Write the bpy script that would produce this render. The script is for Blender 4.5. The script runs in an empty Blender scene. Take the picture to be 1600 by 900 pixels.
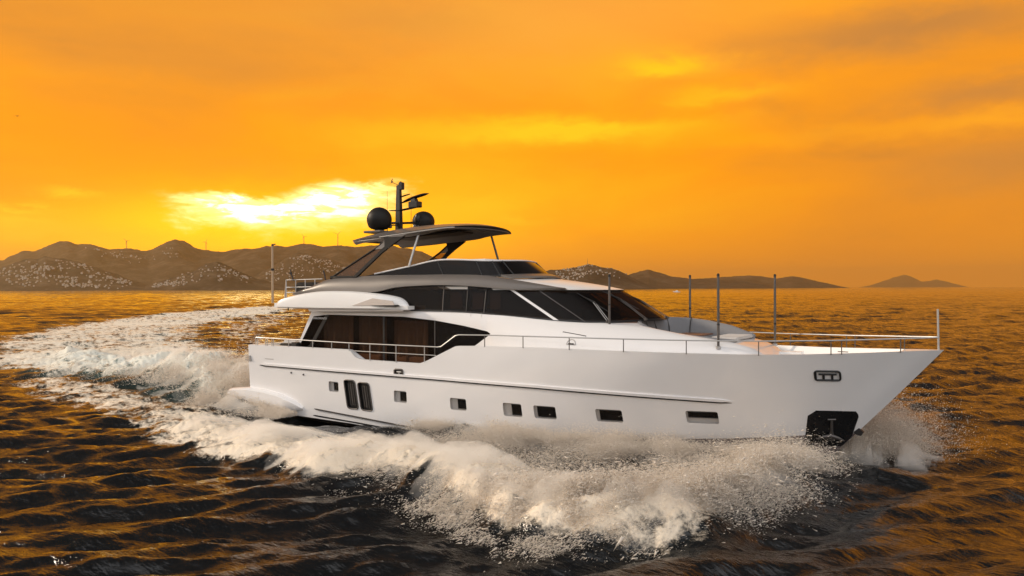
import bpy, bmesh, math, random
import numpy as np
from mathutils import Vector, Matrix
random.seed(7); RNG = np.random.default_rng(11)
SC = bpy.context.scene; COL = SC.collection
PI = math.pi

# ------------------------------------------------------------------ camera
CAMX, CAMY, CAMZ = 28.21, -26.13, 5.5
YAW = math.radians(32)
cam = bpy.data.cameras.new('camera'); camo = bpy.data.objects.new('camera', cam); COL.objects.link(camo)
camo.location = (CAMX, CAMY, CAMZ); camo.rotation_euler = (PI/2, math.radians(0.14), YAW)
cam.sensor_width = 36; cam.lens = 27; cam.clip_start = 0.1; cam.clip_end = 60000
SC.camera = camo
RX, RY = math.cos(YAW), math.sin(YAW)        # bearing of the view's right hand side
DX, DY = -math.sin(YAW), math.cos(YAW)       # bearing of the view

# ------------------------------------------------------------------ node helper
class NT:
    def __init__(s, nt): s.nt = nt; nt.nodes.clear()
    def n(s, typ, **kw):
        nd = s.nt.nodes.new(typ)
        for k, v in kw.items():
            if k.startswith('i_'):
                key = k[2:]; key = int(key) if key.isdigit() else key
                s.put(nd.inputs[key], v)
            else: setattr(nd, k, v)
        return nd
    def put(s, sock, v):
        if isinstance(v, bpy.types.NodeSocket): s.nt.links.new(v, sock)
        elif isinstance(v, bpy.types.Node): s.nt.links.new(v.outputs[0], sock)
        else: sock.default_value = v
    def m(s, op, a, b=0.0, c=None, clamp=False):
        nd = s.nt.nodes.new('ShaderNodeMath'); nd.operation = op; nd.use_clamp = clamp
        s.put(nd.inputs[0], a); s.put(nd.inputs[1], b)
        if c is not None: s.put(nd.inputs[2], c)
        return nd.outputs[0]
    def mix(s, f, a, b, blend='MIX'):
        nd = s.nt.nodes.new('ShaderNodeMix'); nd.data_type = 'RGBA'; nd.blend_type = blend; nd.clamp_factor = True
        s.put(nd.inputs[0], f); s.put(nd.inputs[6], a); s.put(nd.inputs[7], b)
        return nd.outputs[2]
    def ramp(s, f, stops, interp='LINEAR'):
        nd = s.nt.nodes.new('ShaderNodeValToRGB'); cr = nd.color_ramp; cr.interpolation = interp
        while len(cr.elements) < len(stops): cr.elements.new(0.5)
        for e, (p, c) in zip(cr.elements, stops):
            e.position = p; e.color = c if len(c) == 4 else (*c, 1)
        s.put(nd.inputs[0], f); return nd.outputs[0]
    def smooth(s, v, lo, hi):
        nd = s.nt.nodes.new('ShaderNodeMapRange'); nd.interpolation_type = 'SMOOTHSTEP'
        s.put(nd.inputs[0], v); nd.inputs[1].default_value = lo; nd.inputs[2].default_value = hi
        return nd.outputs[0]

# ------------------------------------------------------------------ world: sunset cloud deck ahead, pale open sky behind the viewer
SUN_AZ, SUN_EL = math.radians(-78), math.radians(24)
W = bpy.data.worlds.new('World'); SC.world = W; W.use_nodes = True
def build_world():
    t = NT(W.node_tree)
    tc = t.n('ShaderNodeTexCoord')
    def dot(v):
        d = t.n('ShaderNodeVectorMath', operation='DOT_PRODUCT'); t.put(d.inputs[0], tc.outputs['Generated']); d.inputs[1].default_value = v
        return d.outputs['Value']
    r, d, z = dot((RX, RY, 0)), dot((DX, DY, 0)), dot((0, 0, 1))
    az = t.m('ARCTAN2', r, d); el = t.m('ARCSINE', z)
    def vec(x, y, w=0.0): return t.n('ShaderNodeCombineXYZ', i_0=x, i_1=y, i_2=w).outputs[0]
    def noise(sx, sy, off, detail=6, rough=0.55, dist=0.0):
        v = vec(t.m('MULTIPLY', az, sx), t.m('MULTIPLY', el, sy), off)
        return t.n('ShaderNodeTexNoise', i_Vector=v, i_Scale=1.0, i_Detail=float(detail), i_Roughness=rough, i_Distortion=dist).outputs[0]
    n1 = noise(3.2, 11, 1.3, 7, .56, .4); n2 = noise(14, 34, 4.1, 7, .62, .3); n3 = noise(2.0, 5.0, 9.7, 4, .5, .6); n4 = noise(22, 90, 6.6, 6, .6, .5)
    azd = t.m('MULTIPLY_ADD', t.m('SUBTRACT', n2, .5), .10, az)
    eld = t.m('MULTIPLY_ADD', t.m('SUBTRACT', n2, .5), .040, el)
    def bump(px, py, sx, sy, rot=0, pw=1.0, warp=True):
        a0 = math.atan((px-800)/1200); e0 = math.atan((449.5-py)/1200*math.cos(a0))
        sa, se = sx/1200, sy/1200
        A = t.m('SUBTRACT', azd if warp else az, a0); E = t.m('SUBTRACT', eld if warp else el, e0)
        if rot:
            cr, sr = math.cos(rot), math.sin(rot)
            A, E = t.m('ADD', t.m('MULTIPLY', A, cr), t.m('MULTIPLY', E, sr)), t.m('SUBTRACT', t.m('MULTIPLY', E, cr), t.m('MULTIPLY', A, sr))
        A = t.m('DIVIDE', A, sa); E = t.m('DIVIDE', E, se)
        q = t.m('ADD', t.m('MULTIPLY', A, A), t.m('MULTIPLY', E, E))
        if pw != 1.0: q = t.m('POWER', q, pw)
        return t.m('EXPONENT', t.m('MULTIPLY', q, -1.0))
    def gapf(px, py, sx, up, dn, rot=0.0, pw=1.5):
        a0 = math.atan((px-800)/1200); e0 = math.atan((449.5-py)/1200*math.cos(a0))
        A = t.m('SUBTRACT', azd, a0); E = t.m('ADD', t.m('SUBTRACT', eld, e0), t.m('MULTIPLY', A, rot))
        A = t.m('DIVIDE', A, sx/1200); U = t.m('DIVIDE', t.m('MAXIMUM', E, 0.0), up/1200); L = t.m('DIVIDE', t.m('MINIMUM', E, 0.0), dn/1200)
        q = t.m('ADD', t.m('MULTIPLY', A, A), t.m('ADD', t.m('MULTIPLY', U, U), t.m('MULTIPLY', L, L)))
        return t.m('EXPONENT', t.m('MULTIPLY', t.m('POWER', q, pw), -1.0))
    # cloud colours
    nn = t.m('ADD', t.m('MULTIPLY', n1, .65), t.m('MULTIPLY', n3, .35))
    base = t.ramp(nn, [(.30, (.74, .265, .028)), (.40, (.98, .325, .012)), (.52, (1.14, .375, .002)), (.66, (1.16, .46, .003))])
    base = t.mix(t.m('MULTIPLY', bump(1580, 400, 360, 150), .70, clamp=True), base, (.82, .27, .022, 1))
    base = t.mix(t.m('MULTIPLY', bump(1200, 440, 420, 60), .45, clamp=True), base, (1.0, .31, .006, 1))
    base = t.mix(t.m('MULTIPLY', bump(200, -10, 560, 130), .60, clamp=True), base, (.74, .29, .045, 1))
    base = t.mix(t.m('MULTIPLY', bump(900, 10, 420, 100), .6, clamp=True), base, (1.0, .42, .07, 1))
    for px, py, sx, sy, k in ((1420, 45, 210, 34, .95), (1550, 145, 120, 26, .8), (1570, 255, 130, 40, .7), (300, 95, 200, 30, .25), (620, 30, 140, 30, .3)):
        base = t.mix(t.m('MULTIPLY', bump(px, py, sx, sy), k, clamp=True), base, (.60, .245, .055, 1))
    base = t.mix(t.m('MULTIPLY', bump(180, 240, 260, 60), .55, clamp=True), base, (1.16, .36, .001, 1))
    # yellow glow round the gap and streaks
    base = t.mix(t.m('MULTIPLY', bump(520, 345, 330, 80), .85, clamp=True), base, (1.35, .56, .001, 1))
    base = t.mix(t.m('MULTIPLY', bump(400, 385, 330, 34), 1.15, clamp=True), base, (1.8, .74, .001, 1))
    base = t.mix(t.m('MULTIPLY', bump(430, 352, 210, 40), 1.2, clamp=True), base, (2.2, .94, .004, 1))
    for px, py, sx, sy, k in ((92, 304, 32, 6, .9), (35, 324, 40, 5, 1.0), (20, 342, 70, 10, 1.0), (60, 362, 120, 12, .7), (880, 203, 190, 16, 1.1), (640, 210, 160, 24, .35), (760, 300, 200, 50, .35), (1045, 102, 75, 16, .95), (1130, 148, 90, 12, .5), (1260, 215, 280, 12, .15), (730, 325, 80, 20, .6), (800, 345, 50, 8, .5), (1550, 188, 80, 10, .22)):
        base = t.mix(t.m('MULTIPLY', bump(px, py, sx, sy), k, clamp=True), base, (1.5, .66, .012, 1))
    gap = t.m('MAXIMUM', gapf(402, 318, 122, 14, 42, .06), gapf(535, 305, 95, 20, 50, -.10))
    gap = t.m('MULTIPLY', gap, t.m('MULTIPLY_ADD', t.smooth(n4, .42, .62), -.40, 1.05))
    base = t.mix(t.smooth(gap, .10, .80), base, (2.0, 1.5, .50, 1))
    base = t.mix(t.smooth(gap, .62, .98), base, (5.5, 4.0, 1.6, 1))
    # darker towards the zenith, ahead
    up = t.smooth(el, math.radians(19), math.radians(33))
    base = t.mix(up, base, (.09, .085, .083, 1))
    # behind the viewer: pale, softly clouded sky
    bk = t.smooth(t.m('MULTIPLY', d, -1.0), .0, .48)
    pale = t.ramp(noise(2.0, 4.0, 2.2, 5, .55), [(.3, (1.36, 1.34, 1.35)), (.7, (1.88, 1.86, 1.88))])
    side = t.m('MULTIPLY', t.smooth(t.m('ABSOLUTE', az), math.radians(46), math.radians(84)), t.m('SUBTRACT', 1.0, up))
    base = t.mix(side, base, (.62, .52, .43, 1))
    col = t.mix(bk, base, pale)
    # below the horizon
    col = t.mix(t.smooth(el, -.005, -.02), col, (.03, .02, .015, 1))
    sky = t.n('ShaderNodeTexSky', sky_type='NISHITA', sun_disc=False)
    sky.sun_elevation = SUN_EL; sky.sun_rotation = -(SUN_AZ - YAW) if False else (SUN_AZ - YAW)
    bg1 = t.n('ShaderNodeBackground', i_0=sky.outputs[0], i_1=.05)
    bg2 = t.n('ShaderNodeBackground', i_0=col, i_1=1.0)
    # the sky's own light fills the open half behind the viewer, the cloud deck hides it ahead
    bg3 = t.n('ShaderNodeMixShader', i_0=t.m('MULTIPLY_ADD', bk, -.25, 1.0), i_1=bg1.outputs[0], i_2=bg2.outputs[0])
    out = t.n('ShaderNodeOutputWorld'); t.put(out.inputs[0], bg3.outputs[0])
build_world()
W.cycles.sampling_method = 'MANUAL'; W.cycles.sample_map_resolution = 1024

# ------------------------------------------------------------------ sun: warm, set out of view to the left, away from the cloud gap
sl = bpy.data.lights.new('sun', 'SUN'); sl.energy = 2.8; sl.angle = math.radians(5); sl.color = (1.0, .84, .66)
so = bpy.data.objects.new('sun', sl); COL.objects.link(so)
az_ = SUN_AZ
hx = DX*math.cos(az_)+RX*math.sin(az_); hy_ = DY*math.cos(az_)+RY*math.sin(az_)
sd = Vector((hx*math.cos(SUN_EL), hy_*math.cos(SUN_EL), math.sin(SUN_EL)))
so.rotation_euler = sd.to_track_quat('Z', 'Y').to_euler(); so.location = (0, 60, 60)

SC.view_settings.view_transform = 'Standard'; SC.view_settings.look = 'None'
SC.view_settings.exposure = 0.0; SC.view_settings.gamma = 1.0
SC.cycles.max_bounces = 10; SC.cycles.diffuse_bounces = 8; SC.cycles.transparent_max_bounces = 12; SC.cycles.caustics_reflective = False; SC.cycles.caustics_refractive = False
SC.cycles.sample_clamp_indirect = 4.0; SC.cycles.volume_bounces = 5; SC.cycles.volume_step_rate = 4

# ------------------------------------------------------------------ materials
MATS = {}
def mat(name, col, rough=.5, metal=0, noise=0, nscale=3, coat=0, bump=0, bscale=20, spec=.5, trans=0):
    if name in MATS: return MATS[name]
    m = bpy.data.materials.new(name); m.use_nodes = True; t = NT(m.node_tree)
    tc = t.n('ShaderNodeTexCoord')
    c = (*col, 1)
    nz = t.n('ShaderNodeTexNoise', i_Vector=tc.outputs['Object'], i_Scale=nscale, i_Detail=5.0, i_Roughness=.6)
    if noise:
        c = t.mix(nz.outputs[0], tuple(v*(1-noise) for v in col)+(1,), tuple(min(1, v*(1+noise)) for v in col)+(1,))
    p = t.n('ShaderNodeBsdfPrincipled')
    t.put(p.inputs['Base Color'], c); p.inputs['Metallic'].default_value = metal
    t.put(p.inputs['Roughness'], t.m('MULTIPLY_ADD', t.m('SUBTRACT', nz.outputs[0], .5), rough*.35, rough))
    p.inputs['Coat Weight'].default_value = coat; p.inputs['Coat Roughness'].default_value = .06
    p.inputs['Specular IOR Level'].default_value = spec
    if bump:
        n2 = t.n('ShaderNodeTexNoise', i_Vector=tc.outputs['Object'], i_Scale=bscale, i_Detail=4.0)
        b = t.n('ShaderNodeBump', i_Strength=bump, i_Distance=.02, i_Height=n2.outputs[0]); t.put(p.inputs['Normal'], b.outputs[0])
    o = t.n('ShaderNodeOutputMaterial'); t.put(o.inputs[0], p.outputs[0])
    MATS[name] = m; return m
def glass(name, tint, amount, rough=.02, spec=.5, base=(.008, .007, .007, 1)):
    m = bpy.data.materials.new(name); m.use_nodes = True; t = NT(m.node_tree)
    tr = t.n('ShaderNodeBsdfTransparent', i_0=(*tint, 1))
    p = t.n('ShaderNodeBsdfPrincipled'); p.inputs['Base Color'].default_value = base; p.inputs['Roughness'].default_value = rough; p.inputs['Specular IOR Level'].default_value = spec
    tc = t.n('ShaderNodeTexCoord')
    nz = t.n('ShaderNodeTexNoise', i_Vector=tc.outputs['Object'], i_Scale=.7, i_Detail=2.0)
    b = t.n('ShaderNodeBump', i_Strength=.05, i_Distance=.05, i_Height=nz.outputs[0]); t.put(p.inputs['Normal'], b.outputs[0])
    mx = t.n('ShaderNodeMixShader', i_0=1-amount, i_1=tr.outputs[0], i_2=p.outputs[0])
    o = t.n('ShaderNodeOutputMaterial'); t.put(o.inputs[0], mx.outputs[0]); MATS[name] = m; return m
GEL = mat('white_gelcoat', (.81, .80, .80), .14, 0, .03, 1.1, .5, .08, 1.1)
ROOFW = mat('white_roof_paint', (.84, .83, .815), .3, 0, .02, 1.2, .2)
GREYP = mat('metallic_grey_paint', (.15, .134, .122), .38, .15, .05, 2, .2)
DGREY = mat('dark_grey_paint', (.018, .016, .015), .5, 0, .15, 3)
BLACK = mat('black_trim', (.010, .010, .011), .35, 0, .2, 5)
RECESS = mat('recess_liner', (.42, .40, .385), .45, 0, .05)
STEEL = mat('polished_steel', (.46, .455, .45), .32, .55, .05, 8)
DSTEEL = mat('dark_steel', (.11, .10, .095), .35, .5, .2, 8)
TEAK = mat('teak_deck', (.22, .14, .085), .6, 0, .2, 12)
WOODT = mat('table_wood', (.16, .075, .05), .4, 0, .2, 6)
CUSH = mat('grey_cushion', (.20, .20, .21), .85, 0, .08, 9, 0, .25, 60)
CUSHL = mat('pale_cushion', (.58, .56, .54), .85, 0, .06, 9, 0, .25, 60)
CURT = mat('brown_curtain', (.15, .11, .085), .9, 0, .25, 3)
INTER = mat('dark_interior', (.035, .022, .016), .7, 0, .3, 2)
BEIGE = mat('beige_interior', (.32, .21, .15), .7, 0, .2, 2)
UNDER = mat('hardtop_lining', (.19, .165, .15), .45, 0, .08, 2)
HBOT = mat('bottom_paint', (.16, .13, .125), .5, 0, .1, 2)
WGLASS = glass('tinted_glass', (.86, .77, .70), .80, .02, .32)
DGLASS = glass('dark_glass', (.78, .68, .60), .50, .02, .22)
FGLASS = glass('screen_glass', (.5, .45, .42), .15, .03, .2)
LGLASS = glass('smoked_screen', (.80, .66, .54), .62, .08, .3, (.16, .115, .085, 1))
MBLACK = mat('matt_black', (.010, .009, .009), .65, 0, .1, 4, 0, 0, 20, .2)
LETTER = mat('white_lettering', (.8, .8, .8), .4)

# ------------------------------------------------------------------ object helpers
def tag(o, label=None, cat=None, group=None, kind=None):
    if label: o['label'] = label
    if cat: o['category'] = cat
    if group: o['group'] = group
    if kind: o['kind'] = kind
    return o
def empty(name, loc=(0, 0, 0)):
    o = bpy.data.objects.new(name, None); COL.objects.link(o); o.location = loc; o.empty_display_size = .5; return o
class MB:
    """collects geometry for ONE mesh object"""
    def __init__(s): s.v = []; s.f = []; s.mi = []
    def add(s, vs, fs, mi=0):
        b = len(s.v); s.v += [tuple(p) for p in vs]; s.f += [tuple(i+b for i in f) for f in fs]; s.mi += [mi]*len(fs); return s
    def box(s, c, size, rz=0, ry=0, mi=0, rx=0):
        M = Matrix.Rotation(rz, 3, 'Z') @ Matrix.Rotation(ry, 3, 'Y') @ Matrix.Rotation(rx, 3, 'X'); h = Vector(size)/2
        vs = [Vector(c)+M @ Vector((sx*h.x, sy*h.y, sz*h.z)) for sx in (-1, 1) for sy in (-1, 1) for sz in (-1, 1)]
        return s.add(vs, [(0, 1, 3, 2), (4, 6, 7, 5), (0, 4, 5, 1), (2, 3, 7, 6), (0, 2, 6, 4), (1, 5, 7, 3)], mi)
    def tube(s, pts, r, n=8, mi=0, caps=True):
        pts = [Vector(p) for p in pts]; rows = []
        rr = r if isinstance(r, (list, tuple)) else [r]*len(pts)
        for i, p in enumerate(pts):
            d = (pts[min(i+1, len(pts)-1)]-pts[max(i-1, 0)]).normalized()
            a = d.orthogonal().normalized() if abs(d.z) > .9 else Vector((0, 0, 1)).cross(d).normalized()
            b = d.cross(a).normalized()
            rows.append([p+(a*math.cos(2*PI*k/n)+b*math.sin(2*PI*k/n))*rr[i] for k in range(n)])
        vs = [q for r_ in rows for q in r_]; fs = []
        for i in range(len(rows)-1):
            for k in range(n): fs.append((i*n+k, i*n+(k+1) % n, (i+1)*n+(k+1) % n, (i+1)*n+k))
        if caps: fs += [tuple(range(n))[::-1], tuple((len(rows)-1)*n+k for k in range(n))]
        return s.add(vs, fs, mi)
    def lathe(s, c, prof, n=24, mi=0):
        vs = []; fs = []
        for (r, z) in prof: vs += [(c[0]+r*math.cos(2*PI*k/n), c[1]+r*math.sin(2*PI*k/n), c[2]+z) for k in range(n)]
        for i in range(len(prof)-1):
            for k in range(n): fs.append((i*n+k, i*n+(k+1) % n, (i+1)*n+(k+1) % n, (i+1)*n+k))
        fs += [tuple(range(n))[::-1], tuple((len(prof)-1)*n+k for k in range(n))]
        return s.add(vs, fs, mi)
    def grid(s, rows, mi=0, closed=False, caps=False):
        n = len(rows[0]); vs = [p for r in rows for p in r]; fs = []
        for i in range(len(rows)-1):
            for k in range(n if closed else n-1):
                fs.append((i*n+k, i*n+(k+1) % n, (i+1)*n+(k+1) % n, (i+1)*n+k))
        if caps: fs += [tuple(range(n))[::-1], tuple((len(rows)-1)*n+k for k in range(n))]
        return s.add(vs, fs, mi)
    def plate(s, pts, y0, y1, mi=0):
        """polygon in (x, z) with thickness from y0 to y1"""
        n = len(pts); vs = [(x, y0, z) for x, z in pts]+[(x, y1, z) for x, z in pts]
        fs = [tuple(range(n)), tuple(range(2*n-1, n-1, -1))]+[(i, i+n, (i+1) % n+n, (i+1) % n) for i in range(n)]
        return s.add(vs, fs, mi)
    def build(s, name, mats, parent=None, smooth=35, bevel=0, merge=False, solid=0):
        me = bpy.data.meshes.new(name); me.from_pydata(s.v, [], s.f)
        mats = mats if isinstance(mats, (list, tuple)) else [mats]
        for m in mats: me.materials.append(m)
        me.polygons.foreach_set('material_index', s.mi)
        bm = bmesh.new(); bm.from_mesh(me)
        if merge: bmesh.ops.remove_doubles(bm, verts=bm.verts, dist=2e-4)
        bmesh.ops.recalc_face_normals(bm, faces=bm.faces)
        if solid: bmesh.ops.solidify(bm, geom=bm.faces[:], thickness=solid)
        if bevel: bmesh.ops.bevel(bm, geom=[e for e in bm.edges if e.calc_face_angle(0) > .6], offset=bevel, segments=2, affect='EDGES', clamp_overlap=True)
        bm.to_mesh(me); bm.free()
        if smooth:
            me.polygons.foreach_set('use_smooth', [True]*len(me.polygons)); me.set_sharp_from_angle(angle=math.radians(smooth))
        o = bpy.data.objects.new(name, me); COL.objects.link(o)
        if parent: o.parent = parent; o.matrix_parent_inverse = parent.matrix_world.inverted()
        return o
def catmull(pts, n):
    """resample a polyline of tuples smoothly, n steps per span"""
    P = [np.array(p, float) for p in pts]; out = []
    for i in range(len(P)-1):
        p0 = P[i-1] if i else 2*P[0]-P[1]; p1, p2 = P[i], P[i+1]; p3 = P[i+2] if i+2 < len(P) else 2*P[-1]-P[-2]
        for k in range(n):
            u = k/n
            out.append(tuple(.5*((2*p1)+(-p0+p2)*u+(2*p0-5*p1+4*p2-p3)*u*u+(-p0+3*p1-3*p2+p3)*u**3)))
    out.append(tuple(P[-1])); return out

# ------------------------------------------------------------------ numpy noise
def vnoise(x, y, seed=0):
    xi = np.floor(x).astype(np.int64); yi = np.floor(y).astype(np.int64); xf = x-xi; yf = y-yi
    def h(a, b):
        v = (a*374761393+b*668265263+seed*974634777) & 0xffffffff
        v = ((v ^ (v >> 13))*1274126177) & 0xffffffff
        return ((v ^ (v >> 16)) & 0xffff)/65535.0
    u = xf*xf*(3-2*xf); v = yf*yf*(3-2*yf)
    return (h(xi, yi)*(1-u)+h(xi+1, yi)*u)*(1-v)+(h(xi, yi+1)*(1-u)+h(xi+1, yi+1)*u)*v
def fbm(x, y, octv=4, seed=0, gain=.5):
    s = 0; a = 1; tot = 0
    for k in range(octv):
        s = s+a*vnoise(x*(2**k)+17.3*k, y*(2**k)-9.1*k, seed+k); tot += a; a *= gain
    return s/tot
def sstep(v, lo, hi):
    t = np.clip((v-lo)/(hi-lo), 0, 1); return t*t*(3-2*t)

# ------------------------------------------------------------------ hull form
KX = np.array([0, 13, 15, 17, 19, 20.5, 22, 23.5, 25, 26, 26.6, 27]); KY = np.array([3.25, 3.25, 3.24, 3.16, 2.95, 2.66, 2.24, 1.7, 1.05, .55, .25, 0.0])
_kx = np.array([p[0] for p in catmull(list(zip(KX, KY)), 12)]); _ky = np.array([p[1] for p in catmull(list(zip(KX, KY)), 12)])
def ysheer(x): return np.interp(x, _kx, _ky)
SZ = [-1.25, -.6, .15, .87, 2.16, 3.63, 4.5]; SX = [19.5, 22.6, 23.89, 24.55, 25.72, 27.0, 27.75]
def xstem(z): return np.interp(z, SZ, SX)
def hully(x, z):
    k = np.interp(z, [-.5, 0.2, 2.1, 3.5], [.70, .74, .9, 1.0]); B = np.interp(z, [-.2, .4, 2.1, 3.0], [3.05, 3.12, 3.22, 3.25])/3.25
    return ysheer(27-(xstem(z)-x)*k)*B
def zsheer(x):
    return np.interp(x, [0, .15, 6.12, 6.45, 6.78, 9.75, 10.15, 11.47, 12.6, 15, 21.7, 23.3, 25, 26.3, 27], [2.98, 3.02, 3.02, 2.72, 2.65, 2.64, 2.78, 3.37, 3.41, 3.45, 3.43, 3.46, 3.53, 3.6, 3.63])
def zchine(x): return np.interp(x, [0, 6, 10.5, 11.5, 14, 18, 21, 24.4], [.1, .0, -.16, -.12, .18, .42, .60, .92])

yacht = empty('motor_yacht')
tag(yacht, 'large white motor yacht with grey flybridge speeding across the sea', 'yacht')

def boolean(o, cutters):
    for c in cutters:
        md = o.modifiers.new('cut', 'BOOLEAN'); md.operation = 'DIFFERENCE'; md.object = c; md.solver = 'EXACT'
    bpy.context.view_layer.update()
    dg = bpy.context.evaluated_depsgraph_get(); me = bpy.data.meshes.new_from_object(o.evaluated_get(dg))
    o.modifiers.clear(); old = o.data; o.data = me; me.name = o.name
    for c in cutters: bpy.data.objects.remove(c)
    me.polygons.foreach_set('use_smooth', [True]*len(me.polygons)); me.set_sharp_from_angle(angle=math.radians(32))

def build_hull():
    mb = MB(); ns = 300; S = np.linspace(0, 1, ns+1)**.97
    rows = []
    for w in np.linspace(1, 0, 15):
        x = S*26.5
        for _ in range(6): z = zchine(x)+w*(zsheer(x)-zchine(x)); x = S*xstem(z)
        rows.append(list(zip(x, -hully(x, z), z)))
    ch = rows[-1]
    xk = S*ch[-1][0]; zk = np.minimum(np.interp(xk, SX, SZ), ch[-1][2])
    keel = list(zip(xk, np.zeros_like(xk), zk))
    for q in (.33, .66, 1.0): rows.append([tuple(np.array(a)*(1-q)+np.array(b)*q) for a, b in zip(ch, keel)])
    n = len(rows[0]); R = len(rows)
    for r in rows: r[-1] = (r[-1][0], 0.0, r[-1][2])
    for i in range(R-1): mb.grid([rows[i], rows[i+1]], mi=0 if i < 14 else 2)
    P = [[(x, -y, z) for x, y, z in r] for r in rows]
    for i in range(R-1): mb.grid([P[i], P[i+1]], mi=0 if i < 14 else 2)
    mb.grid([rows[0], P[0]], mi=1)
    tr = [r[0] for r in rows]+[r[0] for r in P[-2::-1]]
    mb.add(tr, [tuple(range(len(tr)))])
    o = mb.build('hull', [GEL, ROOFW, HBOT, RECESS, BLACK], yacht, merge=True)
    # the well inside the bulwarks: side decks aft, foredeck forward
    def well(xa, xb, floor, inset):
        c = MB(); xx = np.linspace(xa, xb, 40); rw = []
        for x in xx:
            y = max(.04, float(ysheer(x))-inset); yf = max(.03, float(hully(x, floor))-inset)
            rw.append([(x, -yf, floor), (x, -y, float(zsheer(x))+.02), (x, -y, 5), (x, y, 5), (x, y, float(zsheer(x))+.02), (x, yf, floor)])
        c.grid(rw, 1, closed=True, caps=True); return c.build('cutter', [GEL, ROOFW], smooth=0)
    # niches
    nc = MB()
    def niche(x0, x1, z0, z1, depth, mi, r=.07, lean=0.0):
        xm = (x0+x1)/2; zm = (z0+z1)/2; ang = []
        for cx, cz, a0 in ((1, 1, 0), (-1, 1, 90), (-1, -1, 180), (1, -1, 270)):
            for k in range(5):
                a = math.radians(a0+k*22.5)
                px = xm+cx*((x1-x0)/2-r)+r*math.cos(a); pz = zm+cz*((z1-z0)/2-r)+r*math.sin(a)
                ang.append((px-lean*(pz-zm), pz))
        out = [(px, -float(hully(px, pz))-.15, pz) for px, pz in ang]; inn = [(px, -float(hully(px, pz))+depth, pz) for px, pz in ang]
        nc.grid([out, inn], mi, closed=True, caps=True)
        return ang
    res = {}
    for i, (a, b, z0, z1) in enumerate(PORTS): res[i] = niche(a, b, z0, z1, .11, 3)
    for (a, b, z0, z1) in VENTS: niche(a, b, z0, z1, .09, 4, .12, .13)
    for (a, b, z0, z1) in FAIRS: niche(a, b, z0, z1, .16, 4, .07)
    ncut = nc.build('cutter', [GEL, ROOFW, HBOT, RECESS, BLACK], smooth=0)
    boolean(o, [well(.5, 12.4, 2.45, .14), well(12.3, 25.9, 3.02, .13), ncut])
    return o
PORTS = [(4.91, 5.46, 1.24, 1.66), (8.42, 9.06, 1.07, 1.52), (11.12, 11.84, .99, 1.43), (13.39, 14.13, .93, 1.41), (14.6, 15.43, .94, 1.40), (16.85, 17.74, .98, 1.42), (19.77, 20.74, 1.09, 1.51)]
VENTS = [(5.86, 6.46, .62, 1.78), (6.61, 7.22, .61, 1.72)]
FAIRS = [(8.5, 8.93, 2.06, 2.36), (23.61, 24.29, 2.65, 2.94)]
hull = build_hull()

def hp(x, z, off=0.0): return (x, -float(hully(x, z))-off, z)
# glass of the portholes sits on the niche floor towards its forward end
for (a, b, z0, z1) in PORTS:
    m = MB(); xa = a+(b-a)*(.42 if b-a < .8 else .12)
    if b-a > .9: xa = a+.05; z0 = z0+.14
    m.grid([[hp(xa+(b-.03-xa)*u, z0+.05+(z1-z0-.1)*v, -.095) for u in np.linspace(0, 1, 5)] for v in (0, 1)])
    f = m.build('porthole', FGLASS, yacht, solid=.01)
    fr = MB(); c = [hp(xa, z0+.05, -.085), hp(b-.03, z0+.05, -.085), hp(b-.03, z1-.05, -.085), hp(xa, z1-.05, -.085)]
    fr.tube(c+[c[0]], .014, 6); fr.build('rim', DGREY, f)
for (a, b, z0, z1) in VENTS:
    zm = (z0+z1)/2; L = lambda px, pz: px-.13*(pz-zm)
    m = MB(); ring = []
    for cx, cz, a0 in ((1, 1, 0), (-1, 1, 90), (-1, -1, 180), (1, -1, 270)):
        for k in range(5):
            q = math.radians(a0+k*22.5); px = (a+b)/2+cx*((b-a)/2-.12)+.12*math.cos(q); pz = zm+cz*((z1-z0)/2-.12)+.12*math.sin(q)
            ring.append(hp(L(px, pz), pz, .012))
    m.tube(ring+[ring[0]], .026, 8); fr = m.build('engine_vent', DSTEEL, yacht)
    s = MB()
    for k, u in enumerate((.30, .5, .68)):
        xx = a+(b-a)*u; s.tube([hp(L(xx, z0+.14), z0+.14, -.03), hp(L(xx, z1-.14), z1-.14, -.03)], (.012, .022, .012)[k], 6)
    s.build('vent_bar', STEEL if False else DSTEEL, fr)
for i, (a, b, z0, z1) in enumerate(FAIRS):
    m = MB(); ring = []
    for cx, cz, a0 in ((1, 1, 0), (-1, 1, 90), (-1, -1, 180), (1, -1, 270)):
        for k in range(5):
            q = math.radians(a0+k*22.5); ring.append(hp((a+b)/2+cx*((b-a)/2-.07)+.07*math.cos(q), (z0+z1)/2+cz*((z1-z0)/2-.07)+.07*math.sin(q), .012))
    m.tube(ring+[ring[0]], .03, 8); fl = m.build('fairlead', BLACK if i else DSTEEL, yacht)
    s = MB(); w = b-a
    s.grid([[hp(a+.04+(w-.08)*u, z0+.03+(z1-z0-.06)*v, -.05 if i else -.13) for u in (0, .5, 1)] for v in (0, 1)])
    s.build('fairlead_lining', GEL if i else DSTEEL, fl, solid=.01)
    g = MB(); zt = z1-.10
    for u in ((.33, .67) if i else (.5,)):
        xx = a+w*u; g.tube([hp(xx, z0+.04, -.02), hp(xx, zt, -.02)], .035, 8)
    g.tube([hp(a+.10, zt, -.02), hp(b-.10, zt, -.02)], .03, 8)
    g.build('mooring_cleat', BLACK if i else STEEL, fl)
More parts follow.
